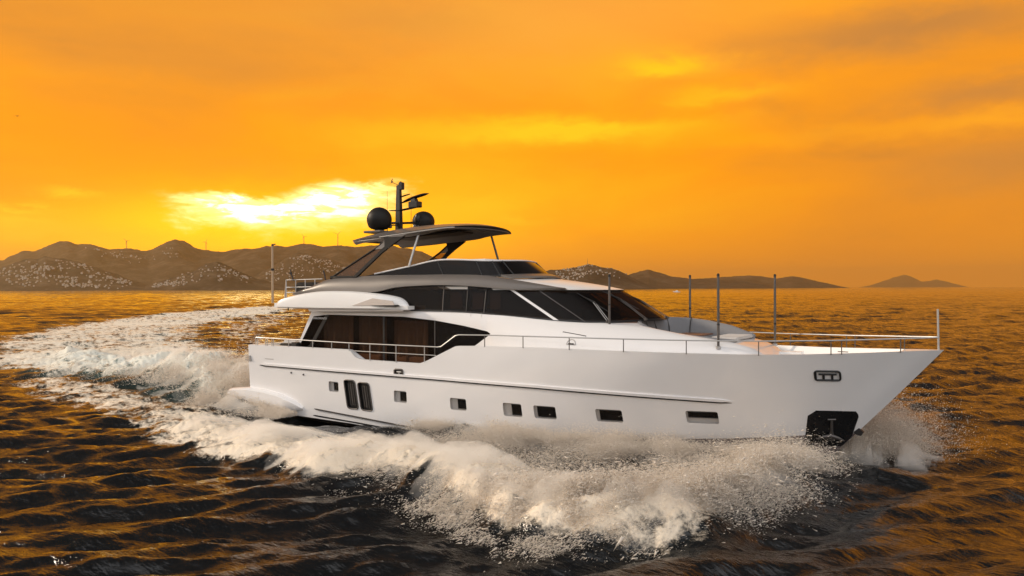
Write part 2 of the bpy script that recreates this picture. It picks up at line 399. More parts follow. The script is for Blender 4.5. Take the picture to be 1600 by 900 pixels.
# rub rail along the topsides, thin knuckle strip, boot lines, anchor pocket
def strip(name, xs_, zf, h, off, m, n=60):
    mb = MB(); rows = []
    for x in np.linspace(xs_[0], xs_[1], n):
        z = float(zf(x)); taper = min(1, (xs_[1]-x)/.35+.15, (x-xs_[0])/.2+.3)
        rows.append([hp(x, z-h/2*taper, -.01), hp(x, z-h/2*taper, off*taper), hp(x, z+h/2*taper, off*taper), hp(x, z+h/2*taper, -.01)])
    mb.grid(rows, closed=True, caps=True); return mb.build(name, m, yacht)
zrub = lambda x: np.interp(x, [.7, 5.2, 10.5, 14.75, 17.4, 19.44, 21.3], [2.17, 2.14, 2.13, 2.09, 2.02, 1.95, 1.88])
rub = strip('rub_rail', (.75, 21.25), zrub, .085, .055, GEL)
r2 = strip('rub_strip', (.72, 21.2), lambda x: zrub(x)-.060, .062, .040, BLACK); r2.parent = rub
strip('spray_rail', (4.0, 13.5), lambda x: np.interp(x, [4, 6.5, 9.1, 11.5, 13.5], [.44, .30, .14, .06, .16]), .05, .05, DSTEEL)
strip('boot_stripe', (3.9, 12.5), lambda x: np.interp(x, [3.9, 6.5, 9.1, 11.5, 12.5], [.15, .05, -.09, -.12, -.03]), .06, .012, BLACK)
def anchor():
    L = [(.45, 23.12), (1.48, 23.31), (1.63, 23.55)]; Rr = [(.49, 24.25), (.66, 24.42), (1.52, 24.71), (1.67, 24.62)]
    m = MB(); rows = []
    for z in np.linspace(.47, 1.65, 14):
        xl = np.interp(z, [p[0] for p in L], [p[1] for p in L]); xr = np.interp(z, [p[0] for p in Rr], [p[1] for p in Rr])
        rows.append([hp(min(x, xstem(z)-.02), z, .012) for x in np.linspace(xl, xr, 10)])
    m.grid(rows); o = m.build('anchor_plate', mat('black_plate', (.012, .012, .013), .28, .2, .4, 6, 0, .5, 9), yacht, solid=.02)
    a = MB()
    q = lambda x, z, o_=.09: Vector(hp(x, z, o_))
    a.tube([q(23.97, 1.36), q(23.93, .80)], [.035, .05], 8); a.tube([q(23.86, 1.37), q(24.08, 1.38)], .03, 8)
    a.build('anchor_shank', DSTEEL, o)
    c = MB()
    c.tube([q(23.50, .70, .06), q(23.72, .80, .12), q(23.93, .84, .13), q(24.12, .76, .12), q(24.26, .66, .06)], [.02, .05, .07, .055, .02], 8)
    c.tube([q(23.93, .92), q(23.93, .70)], [.07, .09], 8)
    c.build('anchor_fluke', DSTEEL, o)
anchor()
for x, z in ((2.72, 1.89), (3.46, 1.85)):
    m = MB(); p = hp(x, z, 0); m.tube([(p[0], p[1]+.02, z), (p[0], p[1]-.03, z)], .04, 10); m.build('hull_drain', DGREY, yacht)
# stem fitting under the forefoot
m = MB(); m.plate([(24.52, .96), (24.68, 1.10), (24.82, .98), (24.74, .86), (24.60, .88)], -.06, .06); m.build('bow_fitting', BLACK, yacht)
# vent slot and stacked stainless corner fitting at the transom
m = MB(); m.box(hp(1.35, 2.42, 0), (.55, .02, .03)); m.build('fuel_cover', RECESS, yacht)
m = MB()
for k in range(3): m.box((.02, -3.16, 2.32+.085*k), (.42-.07*k, .26, .05))
m.build('transom_fitting', STEEL, yacht, bevel=.01)

# swim platform with its side fairings
m = MB(); rows = []
for x in np.linspace(-1.7, 3.35, 30):
    zt = np.interp(x, [-1.7, -1.2, 0, 1.0, 2.0, 2.8, 3.35], [.72, .98, 1.10, 1.06, .95, .74, .50]); zb = np.interp(x, [-1.7, 0, 3.35], [.30, .18, .30])
    yo = np.interp(x, [-1.7, -1.3, 0, 2.5, 3.35], [3.08, 3.36, 3.46, 3.40, 3.20])
    rows.append([(x, -2.9, zt), (x, -yo+.16, zt), (x, -yo+.05, zt-.035), (x, -yo, zt-.10), (x, -yo+.02, zb+.1), (x, -yo+.10, zb), (x, -2.9, zb)])
m.grid(rows, closed=True, caps=True)
m.grid([[(x, -y, z) for x, y, z in r] for r in rows], closed=True, caps=True)
m.box((-.85, 0, .72), (1.66, 5.8, .3)); sp = m.build('swim_platform', GEL, yacht)
m = MB(); m.box((-.85, 0, .885), (1.5, 5.6, .02)); m.build('platform_teak', TEAK, sp)

# ------------------------------------------------------------------ deckhouse and coachroof
GLP = [(2.1, 2.5), (3.32, 4.30), (4.21, 4.385), (8.34, 4.37), (9.94, 4.25), (11.3, 4.08), (12.42, 3.90), (12.58, 3.82), (12.46, 3.73), (11.75, 3.30), (10.7, 2.5)]
def build_deckhouse():
    secs = [  # x bottom, x top, y base, z base, y shoulder, z shoulder, z crown
        (1.98, 3.25, 2.5, 2.4, 2.5, 4.60, 4.62), (8, 8, 2.5, 2.4, 2.5, 4.60, 4.62), (10.5, 10.5, 2.5, 2.4, 2.5, 4.60, 4.62), (12, 12, 2.55, 2.4, 2.5, 4.59, 4.62),
        (12.8, 12.8, 2.70, 2.9, 2.49, 4.54, 4.58), (14, 14, 2.84, 2.95, 2.46, 4.45, 4.50), (15.2, 15.2, 2.90, 2.95, 2.40, 4.34, 4.42), (16.2, 16.2, 2.90, 2.95, 2.28, 4.28, 4.38), (17, 17, 2.87, 2.95, 2.12, 4.23, 4.36), (17.8, 17.8, 2.80, 2.95, 2.0, 4.15, 4.33),
        (18.6, 18.6, 2.66, 2.95, 1.92, 4.05, 4.22), (19.5, 19.5, 2.48, 2.95, 1.84, 3.93, 4.02), (20.3, 20.3, 2.26, 2.95, 1.72, 3.83, 3.88), (21, 21, 2.02, 2.95, 1.56, 3.72, 3.77), (21.6, 21.6, 1.80, 2.95, 1.40, 3.58, 3.63), (22.0, 22.0, 1.62, 2.95, 1.25, 3.38, 3.42), (22.3, 22.3, 1.50, 2.95, 1.12, 3.10, 3.11)]
    out = [list(q) for q in secs[:3]]+[list(q) for q in catmull(secs[3:], 5)]; rows = []
    for xb, xt, yb, zb, ym, zm, zc in out:
        h = zm-zb; prof = [(yb, zb), (yb*.97+ym*.03, zb+h*.25), (yb*.85+ym*.15, zb+h*.5), (yb*.5+ym*.5, zb+h*.8), (ym*.9+yb*.1, zb+h*.94), (ym-.05, zm), (ym-.22, zm+(zc-zm)*.35), (ym*.5, zm+(zc-zm)*.8), (0, zc)]
        if xb < 12.3: prof = [(yb, zb), (yb, zb+h*.25), (yb, zb+h*.5), (yb, zb+h*.8), (ym, zb+h*.95), (ym-.04, zm), (ym-.22, zm+(zc-zm)*.35), (ym*.5, zm+(zc-zm)*.8), (0, zc)]
        X = lambda z: xb+(xt-xb)*min(1, (z-zb)/max(.01, h))
        rows.append([(X(z), -y, z) for y, z in prof]+[(X(z), y, z) for y, z in prof[-2::-1]])
    mb = MB(); mb.grid(rows, closed=True, caps=True)
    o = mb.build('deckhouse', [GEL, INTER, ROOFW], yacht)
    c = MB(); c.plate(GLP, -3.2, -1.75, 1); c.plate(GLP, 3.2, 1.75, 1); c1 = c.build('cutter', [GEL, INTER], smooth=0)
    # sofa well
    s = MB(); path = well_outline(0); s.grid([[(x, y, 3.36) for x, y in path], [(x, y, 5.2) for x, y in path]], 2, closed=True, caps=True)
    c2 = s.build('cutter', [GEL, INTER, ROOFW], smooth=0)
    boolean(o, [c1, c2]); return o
def well_outline(ins):
    half = [(21.15, -1.22), (20.3, -1.42), (19.2, -1.60), (18.5, -1.62), (18.0, -1.42), (17.72, -.95), (17.62, -.4), (17.6, 0)]
    h = catmull(half, 5); cx = 19.4
    h = [(x+(ins if x < 18.6 else ins*.0)+(0 if x < 18.6 else 0), y+ins*(1 if x > 17.9 else .5)) for x, y in h]
    return h+[(x, -y) for x, y in h[-2::-1]]
deckhouse = build_deckhouse()
# saloon: glazing with dividers, curtains behind it
for s in (-1, 1):
    if s < 0:
        cuts = [(2.1, 3.9), (3.9, 7.35), (7.35, 9.9), (9.9, 12.6)]
        top = lambda x: np.interp(x, [p[0] for p in GLP[1:8]], [p[1] for p in GLP[1:8]])
        low = lambda x: np.interp(x, [2.1, 10.7, 11.75, 12.46, 12.58], [2.5, 2.5, 3.30, 3.73, 3.82])
        tops = lambda x: min(float(top(x)), np.interp(x, [2.1, 3.32], [2.5, 4.30])) if x < 3.32 else float(top(x))
        for a, b in cuts:
            mb = MB(); rows = [[], []]
            for x in np.linspace(a+.01, b-.01, 24): rows[0].append((x, -2.47, float(low(x)))); rows[1].append((x, -2.47, max(float(low(x)), tops(x))))
            mb.grid(rows); mb.build('saloon_window', WGLASS if a < 9.5 else DGLASS, yacht, smooth=0, solid=.012)
    else:
        mb = MB(); mb.plate(GLP, 2.46, 2.48); mb.build('saloon_window', DGLASS, yacht, smooth=0)
# sloping black strut and pillar lines
m = MB(); m.plate([(3.05, 3.05), (3.25, 3.05), (4.25, 4.38), (4.02, 4.38)], -2.485, -2.455); m.plate([(2.1, 2.48), (2.9, 2.48), (3.25, 3.05), (3.05, 3.05), (2.75, 2.9)], -2.486, -2.456); m.build('window_strut', BLACK, yacht, smooth=0)
for x, w, mt in ((7.3, .10, BLACK), (9.9, .035, DSTEEL)):
    m = MB(); m.box((x, -2.47, 3.43), (w, .035, 1.86 if x < 9 else 1.70)); m.build('window_divider', mt, yacht, smooth=0)
def curtain(x0, x1, z0, z1, y=-2.1):
    m = MB(); n = max(12, int((x1-x0)*16)); rows = [[], []]
    for k in range(n+1):
        x = x0+(x1-x0)*k/n; yy = y+.06*math.sin(k*.9)+.04*math.sin(k*.37+1); rows[0].append((x, yy, z0)); rows[1].append((x, yy, z1))
    m.grid(rows); return m.build('curtain', CURT, yacht, smooth=60, solid=.01)
curtain(3.5, 5.3, 2.55, 4.34); curtain(5.45, 7.1, 2.55, 4.3, -1.98); curtain(7.5, 9.3, 2.55, 4.2)
m = MB(); m.box((5.2, -2.0, 2.62), (3.2, .3, .25)); m.box((8.4, -2.0, 2.62), (1.6, .3, .25)); m.build('saloon_sofa', BEIGE, yacht, bevel=.03)
# white name lettering in the aft glazing
cu = bpy.data.curves.new('lettering', 'FONT'); cu.body = 'SANLORENZO'; cu.size = .12; cu.extrude = .004; cu.align_x = 'CENTER'; cu.space_character = 1.05
to = bpy.data.objects.new('lettering', cu); COL.objects.link(to); to.rotation_euler = (PI/2, 0, 0); to.location = (3.70, -2.505, 4.18)
bpy.context.view_layer.update(); me = bpy.data.meshes.new_from_object(to.evaluated_get(bpy.context.evaluated_depsgraph_get())); mw = to.matrix_world.copy()
bpy.data.objects.remove(to); me.transform(mw); me.materials.clear(); me.materials.append(LETTER)
lo = bpy.data.objects.new('lettering', me); COL.objects.link(lo); lo.parent = yacht
# access hatch lines and half round vent on the side of the coachroof
def side_pt(x, z): # point on the coachroof's starboard side
    yb = np.interp(x, [12, 12.8, 14, 15.2, 16.2, 17, 17.8], [2.55, 2.7, 2.84, 2.9, 2.9, 2.87, 2.8]); ym = np.interp(x, [12, 12.8, 14, 15.2, 16.2, 17, 17.8], [2.5, 2.49, 2.46, 2.4, 2.28, 2.12, 2.0])
    zm = np.interp(x, [12, 12.8, 14, 15.2, 16.2, 17, 17.8], [4.59, 4.54, 4.45, 4.34, 4.28, 4.23, 4.15]); f = np.interp((z-2.95)/(zm-2.95), [0, .25, .5, .8, .94, 1], [0, .03, .15, .5, .9, 1])
    return (x, -(yb*(1-f)+ym*f)-.006, z)
m = MB(); m.tube([side_pt(15.62, 3.98), side_pt(16.5, 3.86)], .014, 5); m.tube([side_pt(15.62, 3.98), side_pt(15.6, 3.50)], .004, 4); m.tube([side_pt(16.5, 3.86), side_pt(16.46, 3.50)], .004, 4); m.build('side_hatch', DGREY, yacht)
m = MB()
arc = [side_pt(16.02+.17*math.cos(a), 3.56+.17*math.sin(a)) for a in np.linspace(0, PI, 12)]
m.tube(arc+[arc[0]], .014, 6); hv = m.build('half_round_vent', RECESS, yacht)
m = MB(); c0 = side_pt(16.02, 3.59); m.box((c0[0], c0[1]-.01, c0[2]), (.2, .03, .04)); m.build('vent_knob', BLACK, hv)
for x in (11.62, 12.1):
    m = MB(); m.tube([(x, -2.507, 4.0 if x < 12 else 3.98), (x, -2.507, 4.58)], .005, 4); m.build('panel_seam', RECESS, yacht)

# ------------------------------------------------------------------ foredeck lounge
OUT = well_outline(0)
def lounge():
    n = len(OUT); zt = [float(np.interp(x, [17.6, 18.6, 19.4, 20.3, 21.15], [4.42, 4.38, 4.30, 4.14, 3.86]) if y > -.3 else np.interp(x, [17.6, 17.9, 18.7, 19.5, 21.15], [4.42, 4.30, 4.06, 3.96, 3.80])) for x, y in OUT]
    cx, cy = 19.5, 0
    def inward(i, d):
        a = np.array(OUT[max(i-1, 0)]); b = np.array(OUT[min(i+1, n-1)]); t_ = (b-a)/np.linalg.norm(b-a); nn = np.array([-t_[1], t_[0]])
        if nn.dot(np.array([cx, cy])-np.array(OUT[i])) < 0: nn = -nn
        return tuple(np.array(OUT[i])+nn*d)
    cuts = [0, 13, 22, 30, n-1-30, n-1-22, n-1-13, n-1]; cuts = sorted(set(min(max(c, 0), n-1) for c in cuts))
    for a, b in zip(cuts[:-1], cuts[1:]):
        m = MB(); rows = []
        for i in range(a, b+1):
            e = min(i-a, b-i); g = 0 if e else .02
            o1 = inward(i, -.06); o2 = inward(i, .10-g); o3 = inward(i, .20-g); o4 = inward(i, .26-g); z = zt[i]
            rows.append([(*inward(i, .0), 3.5), (*o1, z-.04), (*inward(i, -.02), z), (*inward(i, .06), z), (*o2, z-.03), (*o3, (z+3.7)/2), (*o4, 3.6)])
        m.grid(rows, closed=True, caps=True); m.build('backrest_cushion', CUSH, yacht)
    for c in cuts[1:-1]:
        z = zt[c]; m = MB(); m.tube([(*inward(c, -.05), z-.03), (*inward(c, .02), z+.012), (*inward(c, .10), z-.01), (*inward(c, .22), (z+3.7)/2), (*inward(c, .27), 3.6)], .016, 6); m.build('cushion_piping', DGREY, yacht)
    m = MB(); rows = []
    for i in range(n):
        rows.append([(*inward(i, .02), 3.38), (*inward(i, .02), 3.60), (*inward(i, .24), 3.61), (*inward(i, .60), 3.61), (*inward(i, .66), 3.57), (*inward(i, .64), 3.38)])
    m.grid(rows, closed=True, caps=True); m.build('seat_cushion', CUSHL, yacht)
    m = MB(); m.box((19.35, .05, 3.86), (1.0, 1.35, .05)); t_ = m.build('lounge_table', WOODT, yacht, bevel=.015)
    m = MB(); m.tube([(19.35, .05, 3.36), (19.35, .05, 3.84)], .06, 10); m.build('table_leg', STEEL, t_)
    m = MB(); m.box((20.75, 0, 3.60), (.80, 1.9, .30)); b_ = m.build('bench_base', DGREY, yacht, bevel=.03)
    m = MB(); m.box((20.72, 0, 3.81), (.90, 2.0, .11)); m.build('bench_cushion', CUSHL, b_, bevel=.04)
lounge()
# steps and lockers on the foredeck, port side locker, anchor winch
for s in (-1, 1):
    m = MB(); m.box((22.35, s*.95, 3.17), (1.1, .7, .32)); m.build('deck_locker', ROOFW, yacht, bevel=.10)
m = MB(); m.box((22.05, 0, 3.12), (.5, 1.1, .2)); m.build('deck_step', RECESS, yacht, bevel=.03)
m = MB(); m.box((24.3, -.55, 3.50), (.30, .05, .025)); m.build('bow_chock', DSTEEL, yacht)
m = MB(); m.lathe((24.2, .0, 3.0), [(.16, 0), (.16, .08), (.08, .12), (.08, .26), (.14, .3), (.12, .33)], 16); m.build('anchor_windlass', STEEL, yacht)
# slender awning poles
for (x, y, zb, zt) in ((17.05, -1.95, 4.20, 5.93), (20.8, -1.85, 3.60, 5.92), (18.55, 2.0, 4.0, 5.95), (21.72, 1.75, 3.5, 5.94)):
    m = MB(); m.tube([(x, y, zb), (x, y, zt-.03)], .042, 10); p = m.build('awning_pole', DSTEEL, yacht)
    m = MB(); m.lathe((x, y, zb), [(.085, -.06), (.085, .012), (.045, .03)], 14); m.build('pole_foot', STEEL, p)
    m = MB(); m.lathe((x, y, zt), [(.02, -.09), (.046, -.06), (.046, 0), (.02, .03)], 10); m.build('pole_cap', DGREY, p)
    m = MB(); m.lathe((x, y, zb+.72), [(.038, -.03), (.048, -.02), (.048, .02), (.038, .03)], 10); m.build('pole_clamp', BLACK, p)
m = MB(); m.tube([(26.86, 0, 3.55), (26.84, 0, 4.84)], .03, 10); m.build('jack_staff', STEEL, yacht)

# ------------------------------------------------------------------ wheelhouse
B_ = [(6.9, -2.5, 4.63), (8.3, -2.5, 4.62), (11.0, -2.49, 4.61), (15.2, -2.36, 4.36), (16.75, -1.92, 4.31), (17.85, -1.05, 4.35), (18.3, 0, 4.38)]
T_ = [(6.9, -2.45, 5.22), (8.0, -2.43, 5.52), (10.25, -2.40, 5.61), (13.2, -2.20, 5.46), (14.9, -1.80, 5.44), (16.1, -1.0, 5.43), (16.6, 0, 5.43)]
mir = lambda L: L+[(x, -y, z) for x, y, z in L[-2::-1]]
NP = 12
BC = catmull(mir(B_), NP); TC = catmull(mir(T_), NP)
def gpt(t, v, off=0.0):
    i = min(max(t*NP, 0), len(BC)-1.001); k = int(i); f = i-k
    b = np.array(BC[k])*(1-f)+np.array(BC[k+1])*f; c = np.array(TC[k])*(1-f)+np.array(TC[k+1])*f; p = b*(1-v)+c*v
    if off:
        d = np.array(BC[min(k+1, len(BC)-1)])-np.array(BC[k]); e = c-b; nn = np.cross(d, e); nn /= np.linalg.norm(nn)
        p = p+nn*off
    return tuple(p)
def pane(name, t0, t1, m, parent=None, v0=0.0, v1=1.0, off=0.0):
    mb = MB(); k = max(2, int((t1-t0)*NP)); rows = [[gpt(t, v, off) for t in np.linspace(t0, t1, k+1)] for v in np.linspace(v0, v1, 5)]
    mb.grid(rows); return mb.build(name, m, parent or yacht, smooth=60, solid=.015)
def t_at(curve, x):
    k = next(i for i in range(len(curve)-1) if curve[i+1][0] >= x); return (k+(x-curve[k][0])/(curve[k+1][0]-curve[k][0]))/NP
def side_quad(ub, ut, v, off=0.0):
    a = np.array(gpt(ub, 0, off)); b = np.array(gpt(ut, 1, off)); return tuple(a*(1-v)+b*v)
SIDE_X = (10.3, 11.4, 12.2)
edges = [(0.0, 0.0)]+[(t_at(BC, x), t_at(TC, x)) for x in SIDE_X]+[(3.0, 3.0)]
for sgn in (-1, 1):
    for (b0, t0), (b1, t1) in zip(edges[:-1], edges[1:]):
        mb = MB(); mb.grid([[(p[0], -sgn*p[1], p[2]) for p in [side_quad(b0+(b1-b0)*u, t0+(t1-t0)*u, v) for u in np.linspace(.008, .992, 14)]] for v in np.linspace(0, 1, 5)])
        mb.build('wheelhouse_window', DGLASS, yacht, smooth=60, solid=.015)
    for (b0, t0), m_ in zip(edges[1:-1], (DSTEEL, BLACK, BLACK)):
        mb = MB(); p, q = side_quad(b0, t0, 0, .01), side_quad(b0, t0, 1, .01); mb.tube([(p[0], -sgn*p[1], p[2]), (q[0], -sgn*q[1], q[2])], .022, 6); mb.build('window_mullion', m_, yacht)
segs = [(3.0, 3.55), (3.55, 5.25), (5.25, 6.75), (6.75, 8.45), (8.45, 9)]
for a, b in segs: pane('windscreen_pane' if 3.5 < a < 8.4 else 'wheelhouse_window', a+.012, b-.012, DGLASS)
def mull(t, w, m, off=.012, v0=0, v1=1):
    mb = MB(); rows = [[gpt(t-w, v, off), gpt(t+w, v, off), gpt(t+w, v, -.03), gpt(t-w, v, -.03)] for v in np.linspace(v0, v1, 4)]
    mb.grid(rows, closed=True, caps=True); return mb.build('window_mullion', m, yacht, smooth=0)
for t_, w, m_ in ((3.0, .034, GEL), (3.55, .016, DSTEEL), (5.25, .04, BLACK), (6.75, .04, BLACK), (8.45, .016, DSTEEL), (9.0, .034, GEL)): mull(t_, w, m_)
# dark sill and head bands of the glazing
for v0, v1 in ((-.02, .035), (.965, 1.0)): pane('glazing_band', 0.2, 11.8, BLACK, None, v0, v1, .006)
# interior: dark lining plus bulkhead added against sun shafts, console, helm seats, curtains
m = MB(); m.grid([[tuple(np.array(gpt(t, v))*np.array((1, .72, 1))+np.array((-1.6, 0, 0))) for t in np.linspace(0, 12, 80)] for v in (0, 1)]); m.box((11.3, 0, 5.05), (.06, 4.3, .85)); m.build('wheelhouse_lining_sun_block', INTER, yacht)
m = MB(); m.box((14.6, 0, 4.55), (2.6, 3.2, .35)); m.build('helm_console', INTER, yacht, bevel=.08)
for y in (-.9, .9):
    m = MB(); m.box((12.7, y, 4.9), (.6, .6, .15)); m.box((12.45, y, 5.1), (.15, .55, .6), 0, -.15); m.build('helm_seat', BEIGE, yacht, bevel=.05)
for x0, x1 in ((10.45, 11.0), (11.5, 12.0), (12.3, 12.75)):
    m = MB(); m.box(((x0+x1)/2, -2.2, 5.02), (x1-x0, .03, .62)); m.build('window_blind', BEIGE, yacht, smooth=0)
m = MB(); m.tube([(9.4, -2.1, 5.5), (10.0, -2.1, 5.35), (10.5, -2.1, 5.0), (11.2, -2.1, 4.75), (12.2, -2.1, 4.7)], .06, 8); m.build('stair_rail', DGREY, yacht)
# wipers
def wiper(p0, p1, base, am):
    m = MB(); a, b = Vector(gpt(*p0, .05)), Vector(gpt(*p1, .05)); m.tube([a, (a+b)/2+Vector((0, 0, .015)), b], [.012, .028, .012], 6)
    m.tube([a+(b-a)*.15, a+(b-a)*.5+Vector((0, -.03, .07)), a+(b-a)*.85], .012, 5)
    w = m.build('wiper', BLACK, yacht)
    m = MB(); c = Vector(gpt(*base, .04)); mid = (a+b)/2+Vector((0, 0, .03))
    m.tube([c, mid], .014, 6); m.tube([c+Vector((.07, .04, .0)), mid+Vector((.05, .03, 0))], .012, 6); m.build('wiper_arm', am, w)
    m = MB(); m.lathe((c.x, c.y, c.z-.03), [(.06, 0), (.06, .06), (.03, .09)], 10); m.build('wiper_motor', DSTEEL, w)
wiper((4.33, .86), (4.45, .27), (4.12, -.01), STEEL); wiper((5.05, .95), (5.38, .30), (5.12, .0), DSTEEL); wiper((5.83, .84), (6.62, .25), (6.4, .0), DSTEEL)
# roof of the wheelhouse: white brow
def brow():
    mb = MB(); ts = np.linspace(2.75, 9.25, 79); rows = []
    for r in np.linspace(0, 1, 12):
        row = []
        for t in ts:
            p = np.array(gpt(t, 1.0, .10)); q = np.array((11.3, p[1]*.86, 6.0))
            e = math.sin(r*PI/2); x = p[0]*(1-r)+q[0]*r; y = p[1]*(1-r)+q[1]*r; z = 5.43+.56*(e**.9)*(1-.05*abs(p[1]))
            row.append((x, y, z))
        rows.append(row)
    low = [tuple(np.array(gpt(t, 1.0, .06))+np.array((0, 0, -.045))) for t in ts]; low2 = [tuple(np.array(gpt(t, 1.0, -.12))+np.array((0, 0, -.03))) for t in ts]
    mb.grid([low2, low]+rows); return mb.build('wheelhouse_roof', ROOFW, yacht, smooth=50)
brow()
# ------------------------------------------------------------------ flybridge
def coaming():
    low = [(2.15, -2.62, 5.22), (3.2, -2.66, 5.32), (4.3, -2.68, 5.38), (6.75, -2.68, 5.34), (8.0, -2.64, 5.53), (9.2, -2.62, 5.60), (10.3, -2.60, 5.62), (11.8, -2.50, 5.56), (13.2, -2.36, 5.45), (14.3, -2.10, 5.44), (15.3, -1.80, 5.45)]
    up = [(2.25, -2.55, 5.30), (3.3, -2.50, 5.62), (4.4, -2.42, 5.93), (6.75, -2.38, 6.02), (8.0, -2.36, 6.03), (9.2, -2.34, 6.03), (10.3, -2.32, 6.03), (11.8, -2.26, 5.99), (13.0, -2.14, 5.85), (14.2, -1.95, 5.66), (15.25, -1.75, 5.48)]
    L = catmull(low, 6); U = catmull(up, 6)
    for s in (1, -1):
        rows = []
        for a, b in zip(L, U):
            a = np.array(a); b = np.array(b); mid = (a+b)/2+np.array((0, -.07, .03))
            inn = b+np.array((0, .22, -.01)); inl = np.array((b[0], b[1]+.26, a[2]))
            if b[0] > 12.5: inn = b+np.array((0, .06, -.03)); inl = a+np.array((0, .10, .02))
            pts = [a, a*.6+mid*.4+np.array((0, -.015, 0)), mid, mid*.45+b*.55+np.array((0, -.015, .01)), b, b*.4+inn*.6+np.array((0, 0, .012)), inn, inl]
            rows.append([(p[0], p[1]*s, p[2]) for p in pts])
        m = MB(); m.grid(rows, closed=True, caps=True); m.build('flybridge_coaming', GREYP, yacht, smooth=40)
coaming()
m = MB(); m.plate([(1.3, 4.66), (8.9, 4.66), (8.9, 4.8), (1.3, 4.86)], -2.9, 2.9); m.plate([(3.4, 5.46), (11.4, 5.46), (11.4, 5.56), (3.4, 5.56)], -2.4, 2.4); m.build('flybridge_deck', ROOFW, yacht, smooth=0)
# white side wings of the aft upper deck
for s in (-1, 1):
    top = catmull([(1.14, 4.70), (1.45, 4.94), (2.2, 5.14), (3.08, 5.28), (4.23, 5.38), (5.6, 5.38), (6.9, 5.31), (8.0, 5.17), (8.45, 5.0), (8.72, 4.70)], 5)
    rows = []
    for x, z in top:
        zb = np.interp(x, [1.1, 4, 8.8], [4.655, 4.64, 4.655]); yy = 3.02-.45*sstep(x, 7.2, 8.8)-.30*sstep(-x, -1.7, -1.1); z = max(z, zb+.03)
        rows.append([(x, s*2.42, zb), (x, s*(yy-.06), zb), (x, s*yy, zb+.05), (x, s*(yy+.0), zb+(z-zb)*.55), (x, s*(yy-.06), z-.05*min(1, (z-zb)*2)), (x, s*(yy-.16), z), (x, s*2.42, z)])
    m = MB(); m.grid(rows, closed=True, caps=True); wg = m.build('deck_wing', ROOFW, yacht, smooth=45)
    m = MB(); yq = s*3.035; m.plate([(6.1, 4.80), (8.35, 4.84), (8.25, 5.0), (7.2, 5.10)], yq-.012, yq+.012)
    if s < 0: m.build('side_light_glass', mat('pale_lens', (.62, .56, .52), .15, .1), wg, smooth=0)
    m = MB(); m.plate([(7.1, 4.80), (8.5, 4.86), (8.62, 4.80), (8.4, 4.76)], s*3.02-.02, s*3.02+.02)
    if s < 0: m.build('side_light_slot', BLACK, wg, smooth=0)
m = MB(); m.tube([(2.3, -3.0, 4.55), (2.3, -3.0, 4.66)], .03, 8); m.build('deck_light', BLACK, yacht)
# fascia trim below the wing
m = MB(); m.plate([(3.55, 4.52), (8.7, 4.60), (8.7, 4.652), (3.45, 4.632)], -2.95, -2.42); m.build('wing_soffit', mat('soffit_grey', (.36, .33, .31), .4), yacht, smooth=0)
# wind screen of the flybridge
FB = [(6.1, -2.16, 6.03), (8.2, -2.12, 6.03), (10.2, -2.06, 6.02), (12.1, -1.92, 5.98), (12.95, -1.2, 6.02), (13.35, 0, 6.04)]
FT = [(6.5, -2.14, 6.10), (8.25, -2.08, 6.37), (9.85, -2.02, 6.61), (11.75, -1.84, 6.55), (12.3, -1.1, 6.56), (12.5, 0, 6.58)]
fB = catmull(mir(FB), 10); fT = catmull(mir(FT), 10)
cutsF = [0, 10, 19, 28, 33, 38, 62, 67, 72, 81, 90, 100]
for a, b in zip(cutsF[:-1], cutsF[1:]):
    m = MB(); m.grid([fB[a:b+1], fT[a:b+1]]); m.build('wind_screen', FGLASS, yacht, smooth=60, solid=.012)
for c in (19, 28, 33, 38, 62, 67, 72, 81):
    m = MB(); p, q = Vector(fB[c]), Vector(fT[c]); m.tube([p, q], .028, 6); m.build('screen_post', BLACK, yacht)
m = MB(); m.tube(fT, .035, 8); m.build('screen_cap_rail', GEL, yacht)
m = MB(); m.tube([(x, y, z-.02) for x, y, z in fB], .035, 6); m.build('screen_base_trim', DGREY, yacht)
m = MB(); rows = []
for i in range(33, 68):
    p = np.array(fB[i]); o = p+np.array((.10, 0, -.005)); o2 = p+np.array((.50, 0, -.085)); rows.append([tuple(p+np.array((-.1, 0, -.06))), tuple(p+np.array((.0, 0, .02))), tuple(o+np.array((0, 0, .02))), tuple(o2), tuple(o2+np.array((0, 0, -.06)))])
m.grid(rows, closed=True, caps=True); m.build('screen_plinth', GREYP, yacht)
# helm console top and seats showing over the screen
m = MB(); m.box((10.9, -.9, 6.56), (1.3, 1.0, .16)); m.box((10.9, -.9, 6.1), (.9, .8, .9)); m.build('flybridge_console', ROOFW, yacht, bevel=.05)
m = MB(); m.box((8.2, 0, 5.95), (1.8, 3.6, .75)); m.build('flybridge_bar', DGREY, yacht, bevel=.05)
